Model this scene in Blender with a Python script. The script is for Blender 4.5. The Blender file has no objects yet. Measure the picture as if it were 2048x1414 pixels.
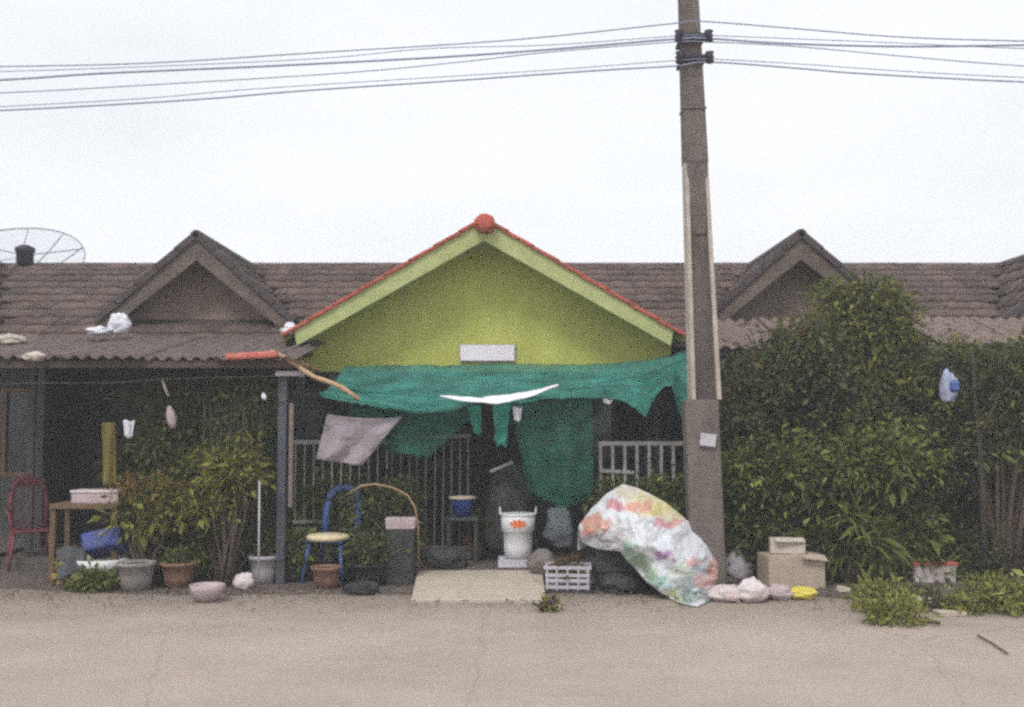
import bpy, math, random
import numpy as np
from mathutils import Vector, Matrix, noise

random.seed(7)
rng = np.random.default_rng(7)
PI = math.pi
S = bpy.context.scene
COL = S.collection

# ------------------------------------------------------------------ camera, sky, sun, exposure
EYE = 1.6
FPX = 2196.0                       # focal length in pixels of the 2048 px wide photograph
PITCH = math.atan(136 / FPX)
cam_d = bpy.data.cameras.new('camera')
cam = bpy.data.objects.new('camera', cam_d)
COL.objects.link(cam)
cam.location = (0, 0, EYE)
cam.rotation_euler = (PI / 2 + PITCH, 0, 0)
cam_d.sensor_width = 36
cam_d.lens = 36 * FPX / 2048
cam_d.clip_end = 600
cam_d.dof.use_dof = True
cam_d.dof.focus_distance = 8.5
cam_d.dof.aperture_fstop = 1.6
S.camera = cam

SUN_EL, SUN_AZ = math.radians(50), math.radians(200)
w = bpy.data.worlds.new('World')
S.world = w
w.use_nodes = True
nt = w.node_tree
nt.nodes.clear()
out = nt.nodes.new('ShaderNodeOutputWorld')
bg = nt.nodes.new('ShaderNodeBackground')
sky = nt.nodes.new('ShaderNodeTexSky')
sky.sky_type = 'NISHITA'
sky.sun_disc = False
sky.sun_elevation = SUN_EL
sky.sun_rotation = SUN_AZ
sky.dust_density = 3.0
hs = nt.nodes.new('ShaderNodeHueSaturation')
hs.inputs['Saturation'].default_value = 0.10
mx = nt.nodes.new('ShaderNodeMix'); mx.data_type = 'RGBA'      # thick even cloud over the clear sky
mx.inputs['Factor'].default_value = 0.80
mx.inputs['B'].default_value = (11.45, 11.75, 12.35, 1)
nt.links.new(sky.outputs[0], hs.inputs['Color'])
nt.links.new(hs.outputs[0], mx.inputs['A'])
wtc = nt.nodes.new('ShaderNodeTexCoord')
wn = nt.nodes.new('ShaderNodeTexNoise'); wn.inputs['Scale'].default_value = 2.2; wn.inputs['Detail'].default_value = 5
wmp = nt.nodes.new('ShaderNodeMapping'); wmp.inputs['Scale'].default_value = (1, 1, 3)
nt.links.new(wtc.outputs['Generated'], wmp.inputs['Vector']); nt.links.new(wmp.outputs[0], wn.inputs['Vector'])
wr = nt.nodes.new('ShaderNodeMapRange'); wr.inputs['From Min'].default_value = .3; wr.inputs['From Max'].default_value = .7
wr.inputs['To Min'].default_value = .90; wr.inputs['To Max'].default_value = 1.08
nt.links.new(wn.outputs['Fac'], wr.inputs['Value'])
whv = nt.nodes.new('ShaderNodeHueSaturation')                 # faint tone of the cloud deck
nt.links.new(wr.outputs[0], whv.inputs['Value']); nt.links.new(mx.outputs['Result'], whv.inputs['Color'])
nt.links.new(whv.outputs[0], bg.inputs['Color'])
bg.inputs['Strength'].default_value = 0.089
nt.links.new(bg.outputs[0], out.inputs['Surface'])

sd = bpy.data.lights.new('sun', 'SUN')
sun = bpy.data.objects.new('sun', sd)
COL.objects.link(sun)
sd.energy = 1.5
sd.angle = math.radians(16)
sd.color = (1.0, 0.97, 0.92)
# towards the sun: behind and a little to the left of the camera, high
sun.rotation_euler = (math.radians(90 - 50), 0, math.radians(-20))
sun.location = (-3, -8, 12)

S.view_settings.view_transform = 'Standard'
S.view_settings.look = 'None'
S.view_settings.gamma = 1
S.view_settings.use_curve_mapping = False
S.view_settings.exposure = 0.18
S.render.film_transparent = False
S.cycles.use_denoising = False
S.cycles.use_adaptive_sampling = True
S.cycles.adaptive_threshold = 0.048
S.cycles.adaptive_min_samples = 8
S.cycles.filter_width = 2.6
S.cycles.max_bounces = 8
S.cycles.transparent_max_bounces = 12


def at(px, py, Y):
    """world point seen at photo pixel (px, py) at distance Y"""
    x = (px - 1024) / FPX
    y = (707 - py) / FPX
    wy = math.cos(PITCH) - y * math.sin(PITCH)
    wz = math.sin(PITCH) + y * math.cos(PITCH)
    t = Y / wy
    return Vector((t * x, Y, EYE + t * wz))


def G(px, py, z=0.0):
    """point on the horizontal plane z seen at photo pixel"""
    x = (px - 1024) / FPX
    y = (707 - py) / FPX
    wy = math.cos(PITCH) - y * math.sin(PITCH)
    wz = math.sin(PITCH) + y * math.cos(PITCH)
    t = (z - EYE) / wz
    return Vector((t * x, t * wy, z))


# ------------------------------------------------------------------ materials
def mat(name, col, rough=0.8, var=0.18, scale=6.0, bump=0.15, bscale=40.0, spec=0.3, dirt=None, dirt_amt=0.0,
        dirt_scale=2.0, rand=0.0, metal=0.0, stretch=(1, 1, 1), alpha=None):
    m = bpy.data.materials.new(name)
    m.use_nodes = True
    n = m.node_tree
    n.nodes.clear()
    L = n.links.new
    o = n.nodes.new('ShaderNodeOutputMaterial')
    p = n.nodes.new('ShaderNodeBsdfPrincipled')
    p.inputs['Roughness'].default_value = rough
    p.inputs['Specular IOR Level'].default_value = spec
    p.inputs['Metallic'].default_value = metal
    tc = n.nodes.new('ShaderNodeTexCoord')
    mp = n.nodes.new('ShaderNodeMapping')
    mp.inputs['Scale'].default_value = stretch
    L(tc.outputs['Object'], mp.inputs['Vector'])
    oi = n.nodes.new('ShaderNodeObjectInfo')
    add = n.nodes.new('ShaderNodeVectorMath'); add.operation = 'ADD'
    sc = n.nodes.new('ShaderNodeVectorMath'); sc.operation = 'SCALE'
    sc.inputs['Scale'].default_value = 37.0
    cmb = n.nodes.new('ShaderNodeCombineXYZ')
    L(oi.outputs['Random'], cmb.inputs[0]); L(oi.outputs['Random'], cmb.inputs[1])
    L(cmb.outputs[0], sc.inputs[0]); L(mp.outputs[0], add.inputs[0]); L(sc.outputs[0], add.inputs[1])
    nz = n.nodes.new('ShaderNodeTexNoise')
    nz.inputs['Scale'].default_value = scale
    nz.inputs['Detail'].default_value = 6
    nz.inputs['Roughness'].default_value = 0.65
    L(add.outputs[0], nz.inputs['Vector'])
    mr = n.nodes.new('ShaderNodeMapRange')
    mr.inputs['From Min'].default_value = 0.3; mr.inputs['From Max'].default_value = 0.7
    mr.inputs['To Min'].default_value = 1 - var; mr.inputs['To Max'].default_value = 1 + var
    L(nz.outputs['Fac'], mr.inputs['Value'])
    hv = n.nodes.new('ShaderNodeHueSaturation')
    hv.inputs['Color'].default_value = (*col, 1)
    if rand > 0:
        mr2 = n.nodes.new('ShaderNodeMapRange')
        mr2.inputs['To Min'].default_value = 1 - rand; mr2.inputs['To Max'].default_value = 1 + rand
        L(oi.outputs['Random'], mr2.inputs['Value'])
        mu = n.nodes.new('ShaderNodeMath'); mu.operation = 'MULTIPLY'
        L(mr.outputs[0], mu.inputs[0]); L(mr2.outputs[0], mu.inputs[1])
        L(mu.outputs[0], hv.inputs['Value'])
    else:
        L(mr.outputs[0], hv.inputs['Value'])
    src = hv.outputs[0]
    if dirt is not None:
        dn = n.nodes.new('ShaderNodeTexNoise')
        dn.inputs['Scale'].default_value = dirt_scale
        dn.inputs['Detail'].default_value = 8
        dn.inputs['Roughness'].default_value = 0.7
        L(add.outputs[0], dn.inputs['Vector'])
        dr = n.nodes.new('ShaderNodeMapRange')
        dr.inputs['From Min'].default_value = 0.45; dr.inputs['From Max'].default_value = 0.68
        dr.inputs['To Max'].default_value = dirt_amt
        L(dn.outputs['Fac'], dr.inputs['Value'])
        mxx = n.nodes.new('ShaderNodeMix'); mxx.data_type = 'RGBA'
        L(dr.outputs[0], mxx.inputs['Factor']); L(src, mxx.inputs['A'])
        mxx.inputs['B'].default_value = (*dirt, 1)
        src = mxx.outputs['Result']
    L(src, p.inputs['Base Color'])
    if bump > 0:
        bn = n.nodes.new('ShaderNodeTexNoise')
        bn.inputs['Scale'].default_value = bscale
        bn.inputs['Detail'].default_value = 5
        L(add.outputs[0], bn.inputs['Vector'])
        bp = n.nodes.new('ShaderNodeBump')
        bp.inputs['Strength'].default_value = bump
        bp.inputs['Distance'].default_value = 0.02
        L(bn.outputs['Fac'], bp.inputs['Height'])
        L(bp.outputs[0], p.inputs['Normal'])
    if alpha is not None:
        tr = n.nodes.new('ShaderNodeBsdfTransparent')
        ms = n.nodes.new('ShaderNodeMixShader')
        ms.inputs[0].default_value = alpha
        L(tr.outputs[0], ms.inputs[1]); L(p.outputs[0], ms.inputs[2]); L(ms.outputs[0], o.inputs[0])
    else:
        L(p.outputs[0], o.inputs[0])
    return m


def dirty(name, col, dirt=(.10, .085, .07), amt=.55, sc=4, **k):
    return mat(name, col, dirt=dirt, dirt_amt=amt, dirt_scale=sc, **k)


def mat_attr(name, rough=0.6, transl=0.3, spec=0.3, alpha=None, bump=0.0, bscale=60):
    """colour from the mesh's own per-leaf / per-print colours"""
    m = bpy.data.materials.new(name)
    m.use_nodes = True
    n = m.node_tree
    n.nodes.clear()
    L = n.links.new
    o = n.nodes.new('ShaderNodeOutputMaterial')
    p = n.nodes.new('ShaderNodeBsdfPrincipled')
    p.inputs['Roughness'].default_value = rough
    p.inputs['Specular IOR Level'].default_value = spec
    a = n.nodes.new('ShaderNodeAttribute'); a.attribute_name = 'Col'
    L(a.outputs['Color'], p.inputs['Base Color'])
    if bump:
        bn = n.nodes.new('ShaderNodeTexNoise'); bn.inputs['Scale'].default_value = bscale
        bn.inputs['Detail'].default_value = 4
        tc = n.nodes.new('ShaderNodeTexCoord'); L(tc.outputs['Object'], bn.inputs['Vector'])
        bp = n.nodes.new('ShaderNodeBump'); bp.inputs['Strength'].default_value = bump
        bp.inputs['Distance'].default_value = 0.03
        L(bn.outputs['Fac'], bp.inputs['Height']); L(bp.outputs[0], p.inputs['Normal'])
    t = n.nodes.new('ShaderNodeBsdfTranslucent'); L(a.outputs['Color'], t.inputs['Color'])
    ms = n.nodes.new('ShaderNodeMixShader'); ms.inputs[0].default_value = transl
    L(p.outputs[0], ms.inputs[1]); L(t.outputs[0], ms.inputs[2])
    L(ms.outputs[0], o.inputs[0])
    return m


def mat_net(name, col, cover, cell=110.0):
    """woven shade net: closely spaced threads with open holes between, real see-through cloth"""
    m = bpy.data.materials.new(name)
    m.use_nodes = True
    n = m.node_tree
    n.nodes.clear()
    L = n.links.new
    o = n.nodes.new('ShaderNodeOutputMaterial')
    d = n.nodes.new('ShaderNodeBsdfDiffuse')
    t = n.nodes.new('ShaderNodeBsdfTranslucent')
    tc = n.nodes.new('ShaderNodeTexCoord')
    nz = n.nodes.new('ShaderNodeTexNoise'); nz.inputs['Scale'].default_value = 3.5; nz.inputs['Detail'].default_value = 6
    mp = n.nodes.new('ShaderNodeMapping'); mp.inputs['Scale'].default_value = (1.0, 1.0, 2.2)
    L(tc.outputs['Object'], mp.inputs['Vector']); L(mp.outputs[0], nz.inputs['Vector'])
    mr = n.nodes.new('ShaderNodeMapRange'); mr.inputs['From Min'].default_value = .3; mr.inputs['From Max'].default_value = .7
    mr.inputs['To Min'].default_value = .72; mr.inputs['To Max'].default_value = 1.3
    L(nz.outputs['Fac'], mr.inputs['Value'])
    hv = n.nodes.new('ShaderNodeHueSaturation'); hv.inputs['Color'].default_value = (*col, 1)
    L(mr.outputs[0], hv.inputs['Value'])
    L(hv.outputs[0], d.inputs['Color']); L(hv.outputs[0], t.inputs['Color'])
    ms = n.nodes.new('ShaderNodeMixShader'); ms.inputs[0].default_value = .45
    L(d.outputs[0], ms.inputs[1]); L(t.outputs[0], ms.inputs[2])
    tr = n.nodes.new('ShaderNodeBsdfTransparent')
    m2 = n.nodes.new('ShaderNodeMixShader')
    mc = n.nodes.new('ShaderNodeMapRange'); mc.inputs['From Min'].default_value = .3; mc.inputs['From Max'].default_value = .7
    mc.inputs['To Min'].default_value = max(0, cover - .22); mc.inputs['To Max'].default_value = min(1, cover + .22)
    nq = n.nodes.new('ShaderNodeTexNoise'); nq.inputs['Scale'].default_value = 2.3; nq.inputs['Detail'].default_value = 7
    nq.inputs['Roughness'].default_value = .7
    mq = n.nodes.new('ShaderNodeMapping'); mq.inputs['Scale'].default_value = (1.0, 1.0, 2.8); mq.inputs['Location'].default_value = (7, 3, 1)
    L(tc.outputs['Object'], mq.inputs['Vector']); L(mq.outputs[0], nq.inputs['Vector']); L(nq.outputs['Fac'], mc.inputs['Value']); L(mc.outputs[0], m2.inputs[0])
    L(tr.outputs[0], m2.inputs[1]); L(ms.outputs[0], m2.inputs[2]); L(m2.outputs[0], o.inputs[0])
    return m


M = {}
M['leaf'] = mat_attr('leaf', .75, .35, .15)
M['print'] = mat_attr('printed_plastic', .5, .12, .35, bump=.3, bscale=11)
M['bark'] = mat('bark', (.10, .075, .055), .9, .3, 12, .5, 30)
M['dark_bark'] = mat('dark_bark', (.05, .042, .036), .9, .3, 12, .5, 30)
M['pale_blue'] = dirty('pale_blue_plastic', (.34, .37, .52), rough=.6, bump=.2)
M['tile_brown'] = mat('tile_brown', (.118, .080, .070), .9, .45, 7, .5, 25, dirt=(.075, .072, .06), dirt_amt=.9, dirt_scale=3.5, rand=.34)
M['tile_red'] = mat('tile_red', (.44, .11, .075), .8, .25, 9, .3, 25, rand=.12)
M['brown_wood'] = mat('brown_wood', (.085, .066, .058), .9, .3, 5, .4, 20, stretch=(1, 1, 4))
M['barge_tan'] = mat('barge_tan', (.145, .112, .095), .9, .3, 5, .4, 20, dirt=(.09, .075, .07), dirt_amt=.8, dirt_scale=3)
M['verge_dark'] = mat('verge_dark', (.075, .06, .062), .9, .3, 6, .4, 25)
M['gable_brown'] = mat('gable_brown', (.27, .21, .165), .9, .25, 3, .3, 20, dirt=(.19, .15, .12), dirt_amt=.8, dirt_scale=2)
M['cream_wall'] = mat('cream_wall', (.30, .27, .22), .9, .2, 2, .3, 30, dirt=(.12, .11, .1), dirt_amt=.6)
M['green_wall'] = mat('green_wall', (.50, .54, .14), .85, .10, 2.2, .4, 25, dirt=(.42, .42, .10), dirt_amt=.6, dirt_scale=1.6, stretch=(1.6, 1, .7))
M['green_fascia'] = mat('green_fascia', (.44, .48, .22), .75, .12, 5, .2, 30, dirt=(.25, .3, .09), dirt_amt=.5)
M['soffit'] = mat('soffit', (.16, .18, .07), .9, .15, 4)
M['grey_sheet'] = mat('grey_sheet', (.145, .112, .103), .9, .3, 4, .4, 20, dirt=(.11, .09, .085), dirt_amt=.8, dirt_scale=3)
M['pale_sheet'] = mat('pale_sheet', (.21, .155, .135), .9, .25, 4, .4, 20, dirt=(.13, .10, .085), dirt_amt=.7, dirt_scale=3)
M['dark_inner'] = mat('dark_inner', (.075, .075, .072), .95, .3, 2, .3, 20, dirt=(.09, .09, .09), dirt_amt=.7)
M['timber'] = mat('timber', (.24, .15, .09), .85, .3, 8, .4, 30)
M['bamboo'] = mat('bamboo', (.42, .28, .17), .7, .3, 10, .2, 30)
M['coral'] = mat('coral', (.50, .15, .12), .75, .25, 8, .3, 30)
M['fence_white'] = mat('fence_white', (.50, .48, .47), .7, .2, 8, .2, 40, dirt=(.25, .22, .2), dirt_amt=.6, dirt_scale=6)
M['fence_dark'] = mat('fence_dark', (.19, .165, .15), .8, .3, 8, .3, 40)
M['floor_tile'] = mat('floor_tile', (.11, .095, .085), .8, .2, 5, .2)
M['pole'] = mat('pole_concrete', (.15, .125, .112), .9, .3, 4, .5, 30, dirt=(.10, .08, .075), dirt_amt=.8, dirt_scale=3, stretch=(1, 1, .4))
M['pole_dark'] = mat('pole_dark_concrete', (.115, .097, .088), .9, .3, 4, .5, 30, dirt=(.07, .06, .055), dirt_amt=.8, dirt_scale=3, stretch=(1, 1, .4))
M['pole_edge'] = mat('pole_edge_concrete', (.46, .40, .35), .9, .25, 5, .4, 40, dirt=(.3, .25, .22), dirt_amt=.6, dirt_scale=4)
M['iron'] = mat('dark_iron', (.045, .035, .05), .7, .2, 20, .1)
M['wire'] = mat('wire', (.25, .28, .38), .6, .1, 20, 0)
M['mesh_dish'] = mat('dish_mesh', (.30, .32, .40), .6, .1, 20, 0, alpha=.20)
M['dish_rib'] = mat('dish_rib', (.30, .32, .38), .6, .1, 20, 0)
M['white'] = mat('white_plastic', (.72, .72, .74), .5, .08, 5, .08, 30, spec=.5, dirt=(.45, .42, .4), dirt_amt=.4, dirt_scale=5)
M['white_sign'] = mat('white_sign', (.80, .78, .84), .6, .06, 4, .03)
M['lav_plastic'] = mat('lavender_plastic', (.50, .47, .53), .55, .15, 8, .1, spec=.4, dirt=(.3, .27, .28), dirt_amt=.5)
M['grey_cloth'] = mat('grey_cloth', (.34, .30, .33), .95, .15, 7, .3, 50, dirt=(.22, .2, .22), dirt_amt=.6)
M['blue'] = dirty('blue_plastic', (.045, .07, .27), rough=.6, bump=.15)
M['blue_chair'] = dirty('blue_chair_plastic', (.055, .12, .33), rough=.6, bump=.15)
M['blue_grey'] = dirty('blue_grey_paint', (.07, .08, .10), rough=.8, bump=.2, amt=.8)
M['navy'] = mat('navy_plastic', (.02, .05, .22), .6, .2, 8, .1)
M['red_plastic'] = dirty('red_plastic', (.21, .05, .065), rough=.65, bump=.15)
M['cream'] = mat('cream_cloth', (.66, .55, .36), .85, .15, 8, .2)
M['yellow'] = mat('yellow_plastic', (.66, .55, .10), .6, .15, 8, .2)
M['ochre'] = dirty('ochre_wood', (.15, .10, .055), dirt=(.07, .05, .04), rough=.8, bump=.3)
M['pinkish'] = dirty('pinkish_white', (.46, .37, .38), dirt=(.22, .17, .16), rough=.7, bump=.2)
M['pot_grey'] = mat('grey_pot', (.26, .235, .225), .9, .3, 8, .4, 40)
M['pot_clay'] = mat('clay_pot', (.22, .12, .085), .9, .25, 8, .3, 40)
M['pot_black'] = mat('black_pot', (.035, .035, .035), .7, .2, 8, .1)
M['soil'] = mat('soil', (.045, .035, .028), 1, .3, 20, .5)
M['bag_grey'] = mat('grey_bag', (.40, .37, .39), .5, .2, 7, .4, 12, spec=.4)
M['bag_white'] = mat('white_bag', (.62, .56, .56), .5, .2, 9, .4, 12, spec=.4, dirt=(.5, .25, .2), dirt_amt=.5, dirt_scale=7)
M['bag_pure'] = mat('clean_white_bag', (.72, .72, .78), .5, .12, 9, .3, 12, spec=.4)
M['bag_clear'] = mat('clear_bag', (.60, .59, .65), .35, .2, 7, .4, 12, spec=.5, alpha=.93)
M['card'] = mat('cardboard', (.46, .37, .30), .9, .15, 6, .2, 40, dirt=(.33, .26, .21), dirt_amt=.5)
M['card_pale'] = mat('pale_cardboard', (.52, .46, .40), .9, .15, 6, .2, 40)
M['dark_tarp'] = mat('dark_tarp', (.042, .043, .042), .7, .3, 5, .3, 15)
M['slab'] = mat('slab_concrete', (.50, .43, .355), .95, .14, 5, .4, 60, dirt=(.36, .30, .245), dirt_amt=.6, dirt_scale=2.5)
M['olive_cloth'] = mat('olive_cloth', (.16, .13, .035), .9, .2, 8, .2)
M['net'] = mat_net('shade_net', (.10, .36, .30), .64)
M['net_thin'] = mat_net('shade_net_thin', (.055, .20, .15), .50)
M['net_strip'] = mat_net('shade_net_strip', (.09, .44, .35), .8)
M['orange_print'] = mat('orange_print', (.72, .17, .06), .6, .2, 20, 0)
M['red_rim'] = mat('red_rim', (.50, .12, .11), .7, .2, 12, .1)
M['glass'] = mat('window_glass', (.03, .035, .04), .1, .1, 2, 0, spec=.6)


# ------------------------------------------------------------------ mesh helpers
class MB:
    def __init__(s):
        s.v = []; s.f = []

    def add(s, vs, fs):
        b = len(s.v)
        s.v += [tuple(v) for v in vs]
        s.f += [tuple(i + b for i in f) for f in fs]
        return s

    def box(s, c, d, rz=0.0, R=None, taper=1.0):
        x, y, z = d[0] / 2, d[1] / 2, d[2] / 2
        vs = []
        Rm = R if R is not None else Matrix.Rotation(rz, 3, 'Z')
        for k in (-1, 1):
            t = taper if k > 0 else 1.0
            for (a, b) in ((-1, -1), (1, -1), (1, 1), (-1, 1)):
                vs.append(Rm @ Vector((a * x * t, b * y * t, k * z)) + Vector(c))
        return s.add(vs, [(0, 3, 2, 1), (4, 5, 6, 7), (0, 1, 5, 4), (1, 2, 6, 5), (2, 3, 7, 6), (3, 0, 4, 7)])

    def beam(s, p, q, wdt, hgt):
        """box from p to q"""
        p = Vector(p); q = Vector(q)
        d = q - p
        R = d.to_track_quat('X', 'Z').to_matrix()
        return s.box((p + q) / 2, (d.length, wdt, hgt), R=R)

    def tube(s, pts, r, n=8, cap=True):
        pts = [Vector(p) for p in pts]
        rs = r if isinstance(r, (list, tuple)) else [r] * len(pts)
        vs = []; fs = []
        up = Vector((0, 0, 1))
        for i, p in enumerate(pts):
            a = pts[max(0, i - 1)]; b = pts[min(len(pts) - 1, i + 1)]
            d = (b - a).normalized()
            if abs(d.dot(up)) > .95:
                ref = Vector((1, 0, 0))
            else:
                ref = up
            u = d.cross(ref).normalized(); v = d.cross(u).normalized()
            for k in range(n):
                t = 2 * PI * k / n
                vs.append(p + (u * math.cos(t) + v * math.sin(t)) * rs[i])
        for i in range(len(pts) - 1):
            for k in range(n):
                a = i * n + k; b = i * n + (k + 1) % n
                fs.append((a, b, b + n, a + n))
        if cap:
            fs.append(tuple(range(n))[::-1])
            fs.append(tuple(range((len(pts) - 1) * n, len(pts) * n)))
        return s.add(vs, fs)

    def lathe(s, prof, c=(0, 0, 0), n=28, wob=0.0):
        vs = []; fs = []
        c = Vector(c)
        for (r, z) in prof:
            for k in range(n):
                t = 2 * PI * k / n
                rr = r * (1 + wob * math.sin(3 * t + z * 9) + wob * .5 * math.sin(7 * t))
                vs.append(c + Vector((rr * math.cos(t), rr * math.sin(t), z)))
        for i in range(len(prof) - 1):
            for k in range(n):
                a = i * n + k; b = i * n + (k + 1) % n
                fs.append((a, b, b + n, a + n))
        fs.append(tuple(range(n))[::-1])
        fs.append(tuple(range((len(prof) - 1) * n, len(prof) * n)))
        return s.add(vs, fs)

    def grid(s, fn, nu, nv):
        vs = [fn(i / nu, j / nv) for j in range(nv + 1) for i in range(nu + 1)]
        fs = []
        for j in range(nv):
            for i in range(nu):
                a = j * (nu + 1) + i
                fs.append((a, a + 1, a + nu + 2, a + nu + 1))
        return s.add(vs, fs)

    def prism(s, poly, y0, y1):
        """polygon in XZ extruded along Y"""
        n = len(poly)
        vs = [(x, y0, z) for x, z in poly] + [(x, y1, z) for x, z in poly]
        fs = [tuple(range(n)), tuple(range(n, 2 * n))[::-1]]
        for i in range(n):
            j = (i + 1) % n
            fs.append((i, i + n, j + n, j))
        return s.add(vs, fs)

    def mesh(s, name, m, smooth=False):
        me = bpy.data.meshes.new(name)
        me.from_pydata(s.v, [], s.f)
        me.update()
        import bmesh
        b = bmesh.new(); b.from_mesh(me)
        bmesh.ops.recalc_face_normals(b, faces=b.faces)
        b.to_mesh(me); b.free()
        if smooth:
            for p in me.polygons:
                p.use_smooth = True
        me.materials.append(M[m] if isinstance(m, str) else m)
        return me

    def build(s, name, m, parent=None, smooth=False, bevel=0.0, solid=0.0):
        me = s.mesh(name, m, smooth)
        o = bpy.data.objects.new(name, me)
        COL.objects.link(o)
        if parent is not None:
            o.parent = parent
            o.matrix_parent_inverse = Matrix.Translation(-world_loc(parent))
        if solid:
            md = o.modifiers.new('s', 'SOLIDIFY'); md.thickness = solid; md.offset = 0
        if bevel:
            md = o.modifiers.new('b', 'BEVEL'); md.width = bevel; md.segments = 2; md.limit_method = 'ANGLE'
        return o


def world_loc(o):
    v = Vector(o.location)
    if o.parent is not None:
        v = world_loc(o.parent) + v + o.matrix_parent_inverse.translation
    return v


def tag(o, label=None, cat=None, group=None, kind=None):
    if label: o['label'] = label
    if cat: o['category'] = cat
    if group: o['group'] = group
    if kind: o['kind'] = kind
    return o


def thing(name, loc, label, cat, group=None):
    o = bpy.data.objects.new(name, None)
    o.empty_display_size = .1
    COL.objects.link(o)
    o.location = loc
    return tag(o, label, cat, group)


def fbm(x, y, z=0.0, s=1.0):
    return noise.fractal(Vector((x * s, y * s, z)), 1.0, 2.0, 4)


def set_cols(me, cols):
    """one colour per vertex"""
    a = me.color_attributes.new('Col', 'FLOAT_COLOR', 'POINT')
    c = np.ones((len(me.vertices), 4), dtype=np.float32)
    c[:, :3] = cols
    a.data.foreach_set('color', c.ravel())


# ------------------------------------------------------------------ foliage
def leaves(name, parent, blobs, n, size, cols, seed=0, droop=.25, aspect=.42, per=9, sprig=.10, shell=.55, m='leaf'):
    """blobs: (centre, (rx,ry,rz), weight). leaves in sprigs through each blob's volume"""
    r = np.random.default_rng(seed)
    ns = max(1, n // per)
    wts = np.array([b[2] for b in blobs], float); wts /= wts.sum()
    idx = r.choice(len(blobs), ns, p=wts)
    C = np.array([list(b[0]) for b in blobs])[idx]
    Rr = np.array([list(b[1]) for b in blobs])[idx]
    d = r.normal(size=(ns, 3)); d /= np.linalg.norm(d, axis=1)[:, None]
    rad = shell + (1 - shell) * r.random(ns) ** .6
    rad *= 1 + .22 * np.sin(d[:, 0] * 5 + idx * 1.7) * np.cos(d[:, 2] * 6 + idx) + r.normal(0, .07, ns)
    P = C + d * Rr * rad[:, None]
    P[:, 2] = np.maximum(P[:, 2], .02)
    # per-sprig tone
    bt = r.random(len(blobs))
    tone = np.clip(.5 * bt[idx] + .5 * r.random(ns) + .12 * d[:, 2], 0, .999)
    P = np.repeat(P, per, 0); D = np.repeat(d, per, 0); tone = np.repeat(tone, per)
    N = len(P)
    off = r.normal(0, 1, (N, 3)) * sprig * .5
    P = P + off
    ax = off / (np.linalg.norm(off, axis=1)[:, None] + 1e-6) + D * .8 + r.normal(0, .45, (N, 3))
    ax[:, 2] -= droop
    ax /= np.linalg.norm(ax, axis=1)[:, None]
    rv = r.normal(0, 1, (N, 3)) * .6 + np.array([0, 0, 1.0])
    side = np.cross(ax, rv); side /= np.linalg.norm(side, axis=1)[:, None] + 1e-9
    nrm = np.cross(side, ax)
    L = size * (.45 + .9 * r.random(N) + .9 * (r.random(N) > .93))[:, None] * np.repeat(.7 + .6 * r.random(ns), per)[:, None]
    W = L * aspect
    v0 = P
    v1 = P + ax * L * .45 + side * W * .5 + nrm * L * .07
    v2 = P + ax * L - nrm * L * .10
    v3 = P + ax * L * .45 - side * W * .5 + nrm * L * .07
    V = np.stack([v0, v1, v2, v3], 1).reshape(-1, 3)
    V[:, 2] = np.maximum(V[:, 2], .008)
    F = np.arange(N * 4).reshape(-1, 4)
    tri = np.concatenate([F[:, [0, 1, 2]], F[:, [0, 2, 3]]], 1).reshape(-1, 3)
    me = bpy.data.meshes.new(name)
    me.vertices.add(len(V)); me.vertices.foreach_set('co', V.astype(np.float32).ravel())
    me.loops.add(len(tri) * 3); me.loops.foreach_set('vertex_index', tri.astype(np.int32).ravel())
    me.polygons.add(len(tri)); me.polygons.foreach_set('loop_start', np.arange(len(tri), dtype=np.int32) * 3)
    me.polygons.foreach_set('loop_total', np.full(len(tri), 3, dtype=np.int32))
    me.update(calc_edges=True)
    cols = np.array(cols, float)
    k = np.clip((tone * .75 + r.random(N) * .25) * len(cols), 0, len(cols) - 1e-3).astype(int)
    cc = cols[k] * (.75 + .5 * r.random(N))[:, None]
    set_cols(me, np.repeat(cc, 4, 0))
    me.materials.append(M[m])
    o = bpy.data.objects.new(name, me)
    COL.objects.link(o)
    if parent is not None:
        o.parent = parent
        o.matrix_parent_inverse = Matrix.Translation(-world_loc(parent))
    return o


GREEN = [(.065, .08, .03), (.10, .12, .04), (.145, .165, .048), (.19, .205, .06)]
DARK = [(.055, .06, .036), (.072, .082, .04), (.095, .108, .045), (.13, .138, .052)]
LIGHT = [(.12, .14, .045), (.20, .225, .06), (.30, .32, .085), (.38, .40, .12)]
YELLOWG = [(.15, .155, .035), (.22, .22, .05), (.30, .29, .07), (.19, .17, .055)]
REDDISH = [(.11, .09, .045), (.16, .10, .06), (.21, .115, .07), (.10, .10, .04)]
GREEN = [tuple(v * 1.22 for v in c) for c in GREEN]
DARK = [tuple(v * 1.3 for v in c) for c in DARK]
LIGHT = [tuple(v * 1.08 for v in c) for c in LIGHT]
LIME = [(.16, .19, .03), (.24, .27, .04), (.32, .34, .06)]


def stems(mb, base, blobs, seed, r0=.02, k=3):
    rr = random.Random(seed)
    for (c, R, wt) in blobs[:6]:
        for _ in range(k):
            e = Vector(c) + Vector((rr.uniform(-.6, .6) * R[0], rr.uniform(-.6, .6) * R[1], rr.uniform(-.2, .7) * R[2]))
            b = Vector(base) + Vector((rr.uniform(-.06, .06), rr.uniform(-.05, .05), 0))
            mid = (b + e) / 2 + Vector((rr.uniform(-.1, .1), rr.uniform(-.05, .05), rr.uniform(0, .12)))
            q1 = b.lerp(mid, .5) + Vector((rr.uniform(-.03, .03), 0, .02))
            mb.tube([b, q1, mid, e], [r0, r0 * .8, r0 * .6, r0 * .25], 6)


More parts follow.
